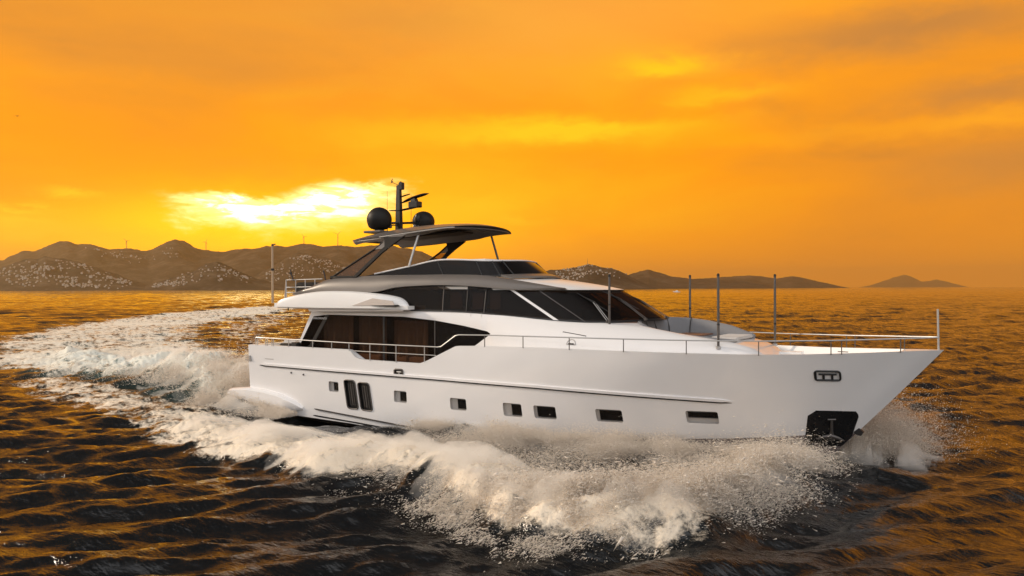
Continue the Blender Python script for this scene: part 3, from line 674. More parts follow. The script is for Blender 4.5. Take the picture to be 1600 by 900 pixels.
# hard top
def hardtop():
    X = [4.9, 5.5, 6.4, 7.3, 8.2, 9.2, 10.1, 10.55]; Y = [1.75, 1.98, 2.1, 2.14, 2.15, 2.13, 2.10, 2.06]; Zl = [7.52, 7.56, 7.60, 7.66, 7.72, 7.80, 7.86, 7.865]; Cr = [.20, .30, .40, .42, .40, .32, .20, .10]
    pts = catmull([(a, b, c, d) for a, b, c, d in zip(X, Y, Zl, Cr)], 5); rows = []; und = []
    for x, y, z, c in pts:
        f = 1 if x < 9.6 else 1
        xr = lambda q: x+(.42*(1-(q/y)**2) if x > 9.6 else .42*(1-(q/y)**2)*max(0, (x-8.5)/1.1))
        top = [(xr(q*y), q*y, z+.05+c*(1-abs(q)**2.2)) for q in np.linspace(-1, 1, 17)]
        rows.append([(xr(y), -y+.03, z-.02)]+top+[(xr(y), y-.03, z-.02)])
        und.append([(xr(q*y), q*(y-.05), z-.015+c*.45*(1-abs(q)**3)-(.16*math.exp(-(abs(q)-.86)**2/.01)*(1 if x < 8.9 else max(0, 1-(x-8.9)/1.0)))) for q in np.linspace(-1, 1, 21)])
    m = MB(); m.grid(rows); m.add([p for p in rows[0]], [tuple(range(len(rows[0])))]); m.add([p for p in rows[-1]], [tuple(range(len(rows[-1])))])
    o = m.build('hardtop', GREYP, yacht, smooth=40)
    m = MB(); m.grid(und); m.build('hardtop_lining', UNDER, o, smooth=50, solid=.02)
    m = MB(); m.plate([(6.2, 7.62), (9.6, 7.80), (9.6, 7.86), (6.2, 7.78)], -.55, .55); m.build('roof_beam', DGREY, o, smooth=0)
    for s in (-1, 1):
        e = [(x, s*(y+.005), z-.01) for x, y, z, c in pts if x > 6.6]; m = MB(); m.tube(e, .028, 6); m.build('edge_trim', STEEL if s < 0 else DSTEEL, o)
    for (x, y) in ((7.6, -1.3), (8.7, -1.3), (9.7, -1.3), (7.6, 1.3), (8.7, 1.3), (9.7, 1.3)):
        m = MB(); zz = 7.86 if x < 8 else 7.93; m.lathe((x, y, zz-.05), [(.06, 0), (.06, .05)], 12); m.build('roof_spot', STEEL, o)
hardtop()
for s in (-1, 1):
    # arch legs: slim outer frame, broad inner strut, smoked panel between
    def P(x, z, o=0): y = np.interp(z, [5.95, 7.5], [2.42, 2.12]); return (x, s*(y+o), z)
    m = MB(); m.tube([P(4.25, 5.93), P(6.6, 7.14), P(7.1, 7.45), P(7.9, 7.66)], [.045, .045, .05, .04], 8); ar = m.build('arch_frame', MBLACK, yacht)
    rows = [[P(a, z, .05), P(b, z, .05), P(b, z, -.07), P(a, z, -.07)] for a, b, z in ((5.55, 5.78, 5.96), (6.16, 6.37, 6.45), (6.78, 6.99, 6.95), (7.12, 7.42, 7.22), (7.05, 8.1, 7.60))]
    m = MB(); m.grid(rows, closed=True, caps=True); m.build('arch_strut', MBLACK, ar)
    m = MB(); m.grid([[P(6.45, 7.1, .03), P(7.35, 7.15, .03)], [P(6.9, 7.36, .04), P(7.7, 7.5, .04)], [P(7.3, 7.62, .04), P(8.3, 7.70, .04)]]); m.build('arch_head', GREYP, ar, solid=.06)
    m = MB(); m.grid([[P(4.35, 6.0), P(5.60, 6.04)], [P(5.55, 6.6), P(6.40, 6.6)], [P(6.55, 7.1), P(7.05, 7.12)]]); m.build('arch_panel', LGLASS, ar, smooth=0, solid=.015)
    m = MB(); m.box(P(5.02, 5.99), (1.5, .10, .08)); m.build('arch_sill', BLACK, ar)
m = MB(); m.tube([(8.62, -1.85, 7.72), (8.38, -2.18, 6.40)], .048, 10); m.build('hardtop_pole', STEEL, yacht)
m = MB(); m.tube([(9.66, 1.85, 7.80), (9.95, 2.05, 6.55)], .048, 10); m.build('hardtop_pole', DSTEEL, yacht)
# mast, radar, domes, aerials
def mast():
    m = MB()
    m.grid([[(6.0-.13*k, -.09*k, z), (6.0+.14*k, -.09*k, z), (6.0+.14*k, .09*k, z), (6.0-.13*k, .09*k, z)] for z, k in ((8.0, 1.15), (9.0, 1.0), (9.9, .8), (10.05, .8))], closed=True, caps=True)
    o = m.build('mast', DGREY, yacht, bevel=.02)
    m = MB(); m.box((6.15, 0, 10.0), (.22, .18, .32)); m.lathe((6.1, 0, 10.14), [(.07, 0), (.07, .05), (.03, .07)], 10); m.build('mast_head_light', BLACK, o, bevel=.03)
    m = MB(); m.tube([(6.0, 0, 10.06), (5.72, 0, 10.16), (5.56, 0, 10.24)], .014, 6); m.box((5.60, 0, 10.30), (.03, .02, .16), 0, .4); m.box((5.60, 0, 10.22), (.14, .02, .03), 0, -.6); m.build('wind_vane', BLACK, o)
    def arm(x0, x1, z0, z1, w, th):
        m = MB(); rows = []
        for u in np.linspace(0, 1, 8):
            x = x0+(x1-x0)*u; z = z0+(z1-z0)*u; k = math.sin(PI*min(1, .12+u*.8))**.4; rows.append([(x, -w*k, z), (x, 0, z+th*k), (x, w*k, z), (x, 0, z-th*k)])
        m.grid(rows, closed=True, caps=True); return m.build('mast_arm', DGREY, o)
    arm(6.05, 6.62, 9.52, 9.62, .10, .035); arm(5.45, 6.1, 8.96, 8.93, .12, .03); arm(5.95, 7.25, 8.92, 9.06, .16, .05)
    m = MB(); m.box((6.92, 0, 9.14), (.50, .36, .26)); m.grid([[(6.72, -.12, 9.22), (7.05, -.12, 9.22), (7.05, .12, 9.22), (6.72, .12, 9.22)], [(6.75, -.1, 9.38), (6.98, -.1, 9.42), (6.98, .1, 9.42), (6.75, .1, 9.38)]], closed=True, caps=True)
    rd = m.build('radar_pedestal', BLACK, o, bevel=.02)
    m = MB(); c = np.array((6.9, 0, 9.43)); d = np.array((.80, -.02, .16)); rows = []
    for u in np.linspace(-1, 1, 15):
        p = c+d*u+np.array((0, 0, -.05*u*u+.03)); k = (1-abs(u)**4)*.9+.1
        rows.append([tuple(p+np.array((0, -.12*k, 0))), tuple(p+np.array((0, 0, .075*k))), tuple(p+np.array((0, .10*k, 0))), tuple(p+np.array((0, 0, -.075*k)))])
    m.grid(rows, closed=True, caps=True); m.build('radar_antenna', BLACK, rd)
    m = MB(); m.tube([(5.3, -.6, 8.36), (6.0, -.1, 8.38), (6.1, .1, 8.38), (6.9, .75, 8.42)], .055, 6); m.tube([(5.3, -.55, 8.28), (6.0, -.1, 8.28)], .03, 6); m.build('mast_crossbar', BLACK, o)
    for (x, y) in ((5.55, -.45), (5.75, -.3), (6.5, .5), (6.62, .62)):
        m = MB(); m.lathe((x, y, 8.14), [(.05, 0), (.09, .03), (.09, .14), (.05, .2)], 10); m.build('horn', DSTEEL, o)
    m = MB(); m.lathe((6.62, .55, 8.40), [(.05, 0), (.11, .05), (.13, .08), (.13, .28), (.10, .36), (.04, .40)], 12); m.build('small_dome', BLACK, o)
mast()
for (x, y, zb, r, h) in ((5.66, -.9, 7.98, .54, 1.04), (6.58, 1.0, 8.0, .50, .95)):
    pr_ = [(.20, 0), (.20, .06), (.34, .09), (r*.84, .17), (r*.94, .30), (r, .46)]+[(r*math.cos(a), .50+(h-.50)*math.sin(a)) for a in np.linspace(.05, PI/2*.985, 14)]
    m = MB(); m.lathe((x, y, zb), pr_, 28); m.build('satellite_dome', mat('dome_black', (.012, .011, .010), .5, 0, .1, 3, 0, 0, 20, .25), yacht, smooth=60)
m = MB(); m.box((5.6, -.9, 7.94), (1.0, .9, .10)); m.box((6.6, 1.0, 7.96), (.9, .9, .1)); m.build('dome_plinth', GREYP, yacht, bevel=.04)
for (x, y, zb, zt) in ((5.72, -.45, 7.9, 9.78), (6.2, .6, 8.0, 9.7)):
    m = MB(); m.tube([(x, y, zb), (x, y, zb+.3), (x, y, zt)], [.018, .012, .006], 6); m.build('whip_aerial', DGREY, yacht)
# aft flybridge rails, ensign pole and stowed gear
m = MB(); m.tube([(.98, -2.72, 4.85), (.98, -2.72, 7.42)], [.055, .05], 10); ep = m.build('stern_pole', mat('varnished_pole', (.42, .30, .19), .4), yacht)
m = MB(); m.lathe((.98, -2.72, 7.40), [(.05, 0), (.06, .05), (.03, .09)], 10); m.box((1.05, -2.72, 7.47), (.22, .05, .05)); m.build('pole_cap', DGREY, ep)
m = MB(); m.lathe((.98, -2.72, 6.35), [(.055, -.05), (.075, -.03), (.075, .03), (.055, .05)], 10); m.build('pole_clamp', BLACK, ep)
m = MB()
for x in (1.45, 2.05, 2.65, 3.25): m.tube([(x, -2.35, 4.9), (x, -2.35, 5.88)], .022, 6)
for z in (5.88, 5.55, 5.32): m.tube([(1.45, -2.35, z), (3.7, -2.35, z+.03)], .022, 6)
m.tube([(1.33, -2.35, 4.9), (1.45, -2.35, 5.9)], .03, 6)
m.build('aft_rail', STEEL, yacht)
m = MB(); m.box((2.7, -1.7, 5.35), (2.0, .9, .85)); m.build('stowed_cover', BLACK, yacht, bevel=.1)
m = MB(); m.tube([(1.75, -2.2, 5.85), (1.62, -2.2, 6.12), (1.55, -2.2, 6.35)], [.03, .035, .02], 6); m.box((1.58, -2.2, 6.18), (.12, .05, .10)); m.build('deck_fitting', BLACK, yacht)
m = MB(); m.tube([(3.75, -2.2, 5.75), (3.68, -2.2, 6.1), (3.6, -2.2, 6.28)], .035, 6); m.build('davit_hook', BLACK, yacht)

# ------------------------------------------------------------------ deck rails
def sheer_pt(x, z, s=-1): return (x, s*float(ysheer(min(x, 26.96))), z)
zr = lambda x: float(np.interp(x, [.5, 6.3, 10.75, 11.5, 12.75, 16, 20, 22, 24.25, 25.8, 26.86], [3.34, 3.29, 3.30, 3.78, 3.81, 3.83, 3.84, 3.85, 3.90, 3.96, 4.0]))
for s in (-1, 1):
    m = MB(); px = [.45, .52]+list(np.linspace(1, 10.6, 24))+[10.78, 11.45, 11.6]+list(np.linspace(12, 26.86, 60))
    m.tube([sheer_pt(x, zr(x)-(.05 if x < .5 else 0), s) for x in px], .021, 8); m.build('hand_rail', STEEL, yacht)
    m = MB(); m.tube([sheer_pt(x, 2.98+(.0 if x < 9 else 0), s) for x in np.linspace(6.35, 10.55, 12)], .017, 6); m.build('mid_rail', STEEL, yacht)
    for x in (.5, .62, 1.15, 1.25, 1.55, 1.65, 2.6, 4.05, 5.15, 6.12, 7.25, 8.6, 10.0, 12.75, 14.36, 16.15, 18.06, 20.06, 22.15, 24.1, 24.38, 25.9):
        zb = float(zsheer(x))-.03; m = MB(); m.tube([sheer_pt(x, zb, s), sheer_pt(x, zr(x), s)], .017, 6); m.build('rail_stanchion', DSTEEL if x > 11 else STEEL, yacht)
# cushion and winches in the cockpit, white cap where the bulwark steps
m = MB(); m.box((1.9, -2.7, 2.98), (.7, .35, .22)); m.box((2.5, -2.75, 3.02), (.45, .3, .28)); m.build('mooring_winch', DGREY, yacht, bevel=.05)
m = MB(); m.box((1.4, 0, 2.9), (.9, 4.4, .55)); m.build('cockpit_sofa', CUSHL, yacht, bevel=.08)
m = MB()
m.grid([[(5.95, -3.09, 3.0), (6.75, -3.09, 2.47)], [(6.0, -2.93, 2.98), (6.95, -2.9, 2.47)]]); m.grid([[(5.6, -3.1, 3.0), (6.0, -3.1, 3.0)], [(5.6, -2.92, 3.0), (6.0, -2.92, 2.99)]]); m.grid([[(5.6, -2.92, 3.0), (6.0, -2.92, 2.99)], [(5.6, -2.92, 2.46), (6.0, -2.92, 2.46)]])
m.build('bulwark_gusset', GEL, yacht, smooth=0, solid=.02)
m = MB(); m.plate([(10.9, 3.05), (11.45, 3.32), (11.45, 3.05), (11.2, 2.92)], -3.08, -2.95); m.build('gate_post', mat('gate_beige', (.42, .36, .31), .4), yacht, smooth=0)
#@@WATER@@
# ------------------------------------------------------------------ sea
def seg_dist(x, y, P):
    """distance to a polyline, position along it (0..1) and the signed side"""
    P = np.array(P, float); best = np.full(x.shape, 1e9); al = np.zeros(x.shape); sd_ = np.zeros(x.shape)
    L = np.r_[0, np.cumsum(np.hypot(*np.diff(P, axis=0).T))]
    for i in range(len(P)-1):
        ax, ay = P[i]; bx, by = P[i+1]; dx, dy = bx-ax, by-ay; l2 = dx*dx+dy*dy
        t = np.clip(((x-ax)*dx+(y-ay)*dy)/l2, 0, 1); d = np.hypot(x-ax-t*dx, y-ay-t*dy); k = d < best
        best = np.where(k, d, best); al = np.where(k, (L[i]+t*math.sqrt(l2))/L[-1], al); sd_ = np.where(k, np.sign(dx*(y-ay)-dy*(x-ax)), sd_)
    return best, al, sd_
def in_poly(x, y, P):
    r = np.zeros(x.shape, bool); n = len(P)
    for i in range(n):
        x1, y1 = P[i]; x2, y2 = P[(i+1) % n]
        if y1 == y2: continue
        c = ((y1 > y) != (y2 > y)) & (x < (x2-x1)*(y-y1)/(y2-y1)+x1); r ^= c
    return r
def poly_sd(x, y, P):
    d, _, _ = seg_dist(x, y, list(P)+[P[0]]); return np.where(in_poly(x, y, P), d, -d)

# breaking bow wave thrown out to starboard and its tail running aft
CREST = [(23.6, -2.6), (23.3, -5.5), (22.8, -8.2), (21.9, -9.9), (20.5, -10.7), (18.8, -10.8), (16.8, -9.9), (15.0, -9.1), (13.2, -9.3), (11.6, -9.9), (9.2, -9.0), (5.4, -8.4), (2.0, -8.0), (-3, -6.0), (-11, -4.4), (-20, -2.2), (-34, 2)]
BOWFOAM = [(24.1, -1.2), (23.9, -4.2), (23.5, -6.6), (22.9, -9.9), (22.4, -11.2), (20.9, -12.0), (19.0, -12.2), (16.9, -11.0), (15.1, -10.1), (13.4, -10.6), (11.8, -11.3), (9.1, -10.3), (5.4, -10.0), (3.5, -10.2), (-2.9, -7.9), (-11.4, -6.6), (-20, -4.6), (-20, -1.6), (-11, -1.8), (-3.4, -3.0), (1.5, -4.4), (5, -4.6), (9, -5.3), (11.7, -4.2), (14.8, -3.4), (18, -2.6), (22, -1.6)]
STERN = [(-1.6, 2.6), (-1.6, -2.6), (-5, -2.2), (-10.5, -1.2), (-16.6, -.6), (-23.4, -1.6), (-29.4, -1.2), (-42, 4), (-61.6, 13), (-78, 25), (-101, 46), (-121, 72), (-147, 104), (-158, 132), (-137, 129), (-112, 98), (-92, 74), (-80, 57), (-66, 43), (-44, 26.5), (-30, 19), (-18, 12), (-7, 5)]
FAR = [(-9, 4.5), (-24, 15), (-44, 26), (-68, 43), (-84, 58), (-112, 97), (-135, 127), (-100, 98), (-71, 66), (-52, 46), (-30, 27), (-12, 12), (-3, 5)]
def sea_fields(x, y, dist):
    """height, foam amount, aerated teal amount"""
    h = np.zeros_like(x)
    spac = np.maximum(.0026*dist, .03)
    rng = np.random.default_rng(5); main = math.atan2(.88*DY-.34*RY, .88*DX-.34*RX)
    gust = .55+.9*fbm(x/34+3, y/34, 3, 40)
    for lam in np.geomspace(.42, 19, 60):
        th = main+rng.normal(0, .38 if lam < 1.2 else .27); k = 2*PI/lam; ph = rng.uniform(0, 2*PI)
        amp = 0.0126*lam**.95 if lam < 1.9 else 0.0126*1.9**.95*(lam/1.9)**.32
        att = sstep(lam/spac, 2.2, 5.0)
        p = k*(x*math.cos(th)+y*math.sin(th))+ph+1.1*np.sin(.13*k*(x*math.sin(th+.5)-y*math.cos(th+.5))+ph*3)
        s = np.sin(p); h += amp*att*gust*(s+.28*np.cos(2*p))
    near = dist < 420
    foam = np.zeros_like(x); teal = np.zeros_like(x)
    X, Y, D_ = x[near], y[near], dist[near]; hh = h[near]
    warp = 1.0*(fbm(X/2.6, Y/2.6, 4, 3)-.5)*2; warp2 = (fbm(X/2.6+50, Y/2.6+9, 4, 8)-.5)*2
    Xw, Yw = X+warp*.9, Y+warp2*.9
    big = np.clip(D_/60, 1, 4)
    fb = poly_sd(X+warp*.8, Y+warp2*.8, BOWFOAM); fs = poly_sd(X+warp*1.3*big, Y+warp2*1.3*big, STERN); ff = poly_sd(X+warp*2*big, Y+warp2*2*big, FAR)
    # ridge of the bow wave
    d, al, sd_ = seg_dist(Xw, Yw, CREST)
    inner = sd_ < 0
    inner = (Y > np.interp(X, [p[0] for p in CREST[::-1]], [p[1] for p in CREST[::-1]]))
    A = np.interp(al, [0, .05, .12, .22, .34, .45, .6, .8, 1], [.45, .85, 1.10, 1.0, .62, .30, .18, .16, .05])
    ridge = A*np.exp(-(d/np.where(inner, 2.4, 1.0))**2)
    SA, SB = X*.36+Y*.93, X*.93-Y*.36
    lump = fbm(SA*.85, SB*1.5, 5, 21, .6)-.5; fine = fbm(X*5.5, Y*5.5, 4, 33, .65)-.5
    fo_b = sstep(fb, -.5, .9)
    crestf = np.exp(-(d/np.where(inner, 3.0, 1.6))**2)
    fb_amt = fo_b*np.clip(.36+.75*crestf*np.interp(al, [0, .36, .5, 1], [1, 1, .46, .46]), 0, 1)
    # dark trough between hull and wave
    tr = np.exp(-(((X-18)/3.6)**2+((Y+4.9)/1.5)**2)); fb_amt *= 1-.85*tr
    side = np.exp(-((Y+3.9)/1.0)**2)*sstep(X, -2, 3)*(1-sstep(X, 10, 13)); fb_amt *= 1-.9*side
    hh = hh*(1-.55*fo_b)+ridge*(.85+.40*lump)+fo_b*(.30*lump+.13*fine)*np.clip(.25+crestf, 0, 1)
    hh -= .13*side+.20*tr
    # wash astern
    fo_s = sstep(fs, -1.2, 2.2)
    rid, ra, _ = seg_dist(Xw, Yw, [(-2.4, .2), (-6, .9), (-12, 2.2), (-22, 3.0), (-34, 7)])
    rooster = np.interp(ra, [0, .08, .25, .5, 1], [.5, 1.2, 1.35, .95, .55])*np.exp(-(rid/2.5)**2)
    hh += rooster*(1+.9*lump)+fo_s*(.5*lump+.18*fine)*np.clip(40/D_, .3, 1)
    fs_amt = fo_s*np.clip(.66+.34*np.exp(-(rid/4)**2)+.22*sstep(fs, 1, 5)+.5*(fbm(X/9, Y/9, 3, 61)-.5), 0, 1)
    # stern quarter wave rising on the fairing
    q = np.exp(-(((X-.4)/2.4)**2+((Y+3.9)/.8)**2)); hh += .25*q; fb_amt = np.maximum(fb_amt, .75*q*(.5+lump))
    fo_f = sstep(ff, -2, 6)*.60
    amt = np.maximum(np.maximum(fb_amt, fs_amt), fo_f)
    foam[near] = amt; teal[near] = np.clip(np.exp(-(rid/3.2)**2)*np.interp(ra, [0, .1, .8, 1], [.5, .8, .7, .2])+.30*fo_s+.04*fo_b*crestf, 0, 1)
    # lower the surface inside the hull's footprint so that it never pokes through the decks
    h[near] = hh
    ins = np.clip((hully(np.clip(X, 0, 23.2), .1)-np.abs(Y))/.9, 0, 1)*sstep(X, -.3, .8)*(1-sstep(X, 20, 23)); h[near] = hh*(1-ins)-.3*ins
    return h, foam, teal
def mesh_np(name, v, f, m, parent=None, attrs=None, smooth=True):
    me = bpy.data.meshes.new(name); n = len(v); k = f.shape[1]
    me.vertices.add(n); me.vertices.foreach_set('co', np.ascontiguousarray(v, np.float32).ravel())
    me.loops.add(f.size); me.loops.foreach_set('vertex_index', f.astype(np.int32).ravel())
    me.polygons.add(len(f)); me.polygons.foreach_set('loop_start', np.arange(0, f.size, k, dtype=np.int32)); me.polygons.foreach_set('loop_total', np.full(len(f), k, np.int32))
    me.update(calc_edges=True)
    if smooth: me.polygons.foreach_set('use_smooth', np.ones(len(f), bool))
    for nm, a in (attrs or {}).items():
        at = me.attributes.new(nm, 'FLOAT', 'POINT'); at.data.foreach_set('value', a.astype(np.float32))
    for q in (m if isinstance(m, (list, tuple)) else [m]): me.materials.append(q)
    o = bpy.data.objects.new(name, me); COL.objects.link(o); o.parent = parent; return o
def sea_material():
    m = bpy.data.materials.new('sea_water'); m.use_nodes = True; t = NT(m.node_tree)
    g = t.n('ShaderNodeNewGeometry'); pos = g.outputs['Position']
    fo = t.n('ShaderNodeAttribute', attribute_name='foam').outputs['Fac']; te = t.n('ShaderNodeAttribute', attribute_name='aerated').outputs['Fac']
    def nz(scale, detail, rough=.55, stretch=None, dist=0.0):
        v = pos
        if stretch: mp = t.n('ShaderNodeMapping', i_Vector=pos); mp.inputs['Scale'].default_value = stretch; mp.inputs['Rotation'].default_value = (0, 0, math.radians(-36)); v = mp.outputs[0]
        return t.n('ShaderNodeTexNoise', i_Vector=v, i_Scale=scale, i_Detail=detail, i_Roughness=rough, i_Distortion=dist).outputs[0]
    lace = nz(.9, 9.0, .68, (1, 1.5, 1), .6); fine = nz(5.0, 5.0, .65)
    nn = t.m('ADD', t.m('MULTIPLY', lace, .72), t.m('MULTIPLY', fine, .28))
    fac = t.smooth(t.m('ADD', t.m('SUBTRACT', fo, 1.0), t.m('MULTIPLY_ADD', t.m('SUBTRACT', nn, .5), 3.4, .58)), 0.0, .52)
    fac = t.m('MULTIPLY', fac, t.smooth(fo, .02, .15))
    # water body
    w = t.n('ShaderNodeBsdfPrincipled')
    t.put(w.inputs['Base Color'], t.mix(te, (.004, .005, .006, 1), (.06, .13, .12, 1)))
    w.inputs['Roughness'].default_value = .07; w.inputs['IOR'].default_value = 1.5
    b1 = t.n('ShaderNodeBump', i_Strength=.8, i_Distance=.05, i_Height=nz(3.6, 5.0, .65, (.6, 1.5, 1), .3))
    b2 = t.n('ShaderNodeBump', i_Strength=.6, i_Distance=.6, i_Height=nz(.30, 6.0, .58, (.6, 1.7, 1)), i_Normal=b1.outputs[0])
    b3 = t.n('ShaderNodeBump', i_Strength=.35, i_Distance=2.0, i_Height=nz(.11, 3.0, .55, (.5, 1.7, 1)), i_Normal=b2.outputs[0])
    t.put(w.inputs['Normal'], b3.outputs[0])
    # foam: warmth of the light put into its base colour
    f = t.n('ShaderNodeBsdfPrincipled')
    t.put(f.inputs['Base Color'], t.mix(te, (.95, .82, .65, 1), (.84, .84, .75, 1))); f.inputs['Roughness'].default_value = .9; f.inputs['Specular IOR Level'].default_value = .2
    f.inputs['Subsurface Weight'].default_value = 0.0
    bf = t.n('ShaderNodeBump', i_Strength=.9, i_Distance=.16, i_Height=nn); t.put(f.inputs['Normal'], bf.outputs[0])
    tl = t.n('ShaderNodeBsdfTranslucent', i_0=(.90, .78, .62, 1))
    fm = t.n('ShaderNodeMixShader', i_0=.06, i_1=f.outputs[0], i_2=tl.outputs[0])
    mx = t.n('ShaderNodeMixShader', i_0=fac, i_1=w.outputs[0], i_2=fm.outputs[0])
    o = t.n('ShaderNodeOutputMaterial'); t.put(o.inputs[0], mx.outputs[0]); return m
def build_sea():
    fine = np.radians(np.arange(-44, 44.01, .085)); coarse = np.radians(np.arange(46, 314.1, 3.0)); ang = np.r_[fine, coarse]
    rad = np.r_[.4, 2, 4, 6.5, np.geomspace(8, 420, 760), np.geomspace(424, 2500, 260), np.geomspace(2600, 18500, 40)]
    A, R_ = np.meshgrid(ang, rad); lat = R_*np.sin(A); dep = R_*np.cos(A)
    x = CAMX+lat*RX+dep*DX; y = CAMY+lat*RY+dep*DY
    h, fo, te = sea_fields(x.ravel(), y.ravel(), R_.ravel())
    nr, na = A.shape
    co = math.cos
    h = np.where(np.abs(np.tile(np.arange(na) >= len(fine), nr)), h*.3, h)
    v = np.c_[x.ravel(), y.ravel(), h]; v = np.r_[v, [[CAMX, CAMY, 0]]]
    i, j = np.meshgrid(np.arange(nr-1), np.arange(na), indexing='ij'); j2 = (j+1) % na
    f = np.c_[(i*na+j).ravel(), (i*na+j2).ravel(), ((i+1)*na+j2).ravel(), ((i+1)*na+j).ravel()][:, ::-1]
    c = nr*na; cap = np.c_[np.full(na, c), np.full(na, c), np.arange(na), (np.arange(na)+1) % na]
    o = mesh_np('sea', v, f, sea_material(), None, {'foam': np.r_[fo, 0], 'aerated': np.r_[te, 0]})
    tag(o, kind='structure'); return o
sea = build_sea()

# ------------------------------------------------------------------ thrown spray: many tiny droplets and ligaments
def spray_material():
    m = bpy.data.materials.new('spray_warm_lit'); m.use_nodes = True; t = NT(m.node_tree)
    d = t.n('ShaderNodeBsdfDiffuse', i_0=(.95, .88, .79, 1)); tl = t.n('ShaderNodeBsdfTranslucent', i_0=(.94, .87, .77, 1))  # warm light tint mixed into the droplet colour
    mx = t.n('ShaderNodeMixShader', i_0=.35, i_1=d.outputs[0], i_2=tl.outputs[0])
    o = t.n('ShaderNodeOutputMaterial'); t.put(o.inputs[0], mx.outputs[0]); return m
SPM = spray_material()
def droplets(name, P, V, size, label):
    """one tetrahedron per droplet, drawn out along its velocity"""
    n = len(P); d = V/np.linalg.norm(V, axis=1, keepdims=True); a = RNG.normal(size=(n, 3)); a -= d*(a*d).sum(1, keepdims=True); a /= np.linalg.norm(a, axis=1, keepdims=True); b = np.cross(d, a)
    s = size[:, None]; st = RNG.uniform(1.0, 4.2, (n, 1))
    vs = np.stack([P+d*s*st, P-d*s*st*.6+a*s*.8, P-d*s*st*.6-a*s*.4+b*s*.7, P-d*s*st*.6-a*s*.4-b*s*.7], 1).reshape(-1, 3)
    q = np.arange(n)[:, None]*4; f = np.concatenate([q+np.array([[0, 1, 2]]), q+np.array([[0, 2, 3]]), q+np.array([[0, 3, 1]]), q+np.array([[1, 3, 2]])])
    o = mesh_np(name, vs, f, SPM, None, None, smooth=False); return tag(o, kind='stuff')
def crest_at(u):
    P = np.array(CREST[:13]); L = np.r_[0, np.cumsum(np.hypot(*np.diff(P, axis=0).T))]; s = u*L[-1]
    return np.interp(s, L, P[:, 0]), np.interp(s, L, P[:, 1])
def clump(P, sc, seed, lo, hi, ax=(1.0, 0.0), st=1.0):
    a = (P[:, 0]*ax[0]+P[:, 1]*ax[1])/st; b = P[:, 0]*ax[1]-P[:, 1]*ax[0]
    n = fbm(a/sc+P[:, 2]*.7/sc, b/sc-P[:, 2]*.4/sc, 5, seed, .62); return RNG.uniform(0, 1, len(P)) < sstep(n, lo, hi)
def bow_spray():
    Ps = []; Vs = []; Ss = []
    # the plume above the breaking crest
    N = 900000; u = RNG.beta(1.15, 1.9, N)*.80; cx, cy = crest_at(u)
    env = np.interp(u, [0, .08, .2, .35, .5, .7, 1], [.7, 1.25, 1.35, 1.05, .7, .45, .3])
    inw = RNG.normal(.55, 1.0, N)
    P = np.c_[cx+RNG.normal(0, .5, N)-.15*inw, cy+inw*np.where(inw > 0, 1.1, .55), np.abs(RNG.normal(0, .36, N))*env+.15*env*np.exp(-(inw/1.2)**2)+.05]
    k = clump(P, .75, 71, .36, .66, (.36, .93), 2.6); P = P[k]; n = len(P)
    V = np.c_[RNG.normal(-3.5, 1.0, n), RNG.normal(-3.2, 1.0, n), RNG.normal(.4, 1.2, n)]
    Ps.append(P); Vs.append(V); Ss.append(RNG.lognormal(math.log(.0055), .6, n))
    # torn drops down the outer face
    N = 420000; u = .03+RNG.beta(1.2, 1.5, N)*.62; cx, cy = crest_at(u); env = np.interp(u, [0, .1, .3, .45, .65], [.5, .9, 1.0, .55, .25]); inw = -np.abs(RNG.normal(.0, .75, N))
    P = np.c_[cx+RNG.normal(0, .35, N), cy+inw, env*np.exp(-(inw/.9)**2)*RNG.uniform(.75, 1.35, N)+np.abs(RNG.normal(0, .10, N))]
    k = clump(P, .5, 77, .40, .66, (.36, .93), 1.6); P = P[k]; n = len(P); V = np.c_[RNG.normal(-2.5, 1.0, n), RNG.normal(-2.6, 1.0, n), RNG.normal(-1.6, 1.2, n)]
    Ps.append(P); Vs.append(V); Ss.append(RNG.lognormal(math.log(.0060), .6, n))
    # sheets thrown out from the hull side
    N = 1000000; x0 = RNG.uniform(10.5, 23.2, N); t_ = RNG.beta(1.1, 1.3, N)*.85; vy = RNG.normal(6.2, 1.6, N)*np.interp(x0, [10, 16, 23], [.55, .9, 1.25]); vz = np.abs(RNG.normal(2.1, .7, N))*np.interp(x0, [10, 15, 20, 23], [.8, 1.0, 1.0, 1.1])
    P = np.c_[x0-2.2*t_, -hully(x0, .25)-vy*t_, .20+vz*t_-4.9*t_*t_+RNG.normal(0, .05, N)]
    P = P[(P[:, 2] > -.02)]; k = clump(P, .55, 91, .36, .66, (.36, .93), 3.2); P = P[k]; n = len(P)
    V = np.c_[RNG.normal(-3.0, .8, n), RNG.normal(-5.5, 1, n), RNG.normal(0, 1.2, n)]
    Ps.append(P); Vs.append(V); Ss.append(RNG.lognormal(math.log(.0044), .52, n))
    # mist clinging to the side amidships
    N = 260000; x0 = RNG.uniform(9.5, 22, N); P = np.c_[x0, -hully(x0, .3)-np.abs(RNG.normal(0, .55, N))-.03, np.abs(RNG.normal(.05, .24, N))*np.interp(x0, [9.5, 12, 19, 22], [.6, 1.1, 1.3, .9])+.05]
    k = clump(P, .9, 17, .38, .72); P = P[k]; n = len(P); V = np.c_[RNG.normal(-6, 1, n), RNG.normal(-2, .8, n), RNG.normal(.8, .8, n)]
    Ps.append(P); Vs.append(V); Ss.append(RNG.lognormal(math.log(.006), .4, n))
    droplets('bow_spray', np.concatenate(Ps), np.concatenate(Vs), np.concatenate(Ss), '')
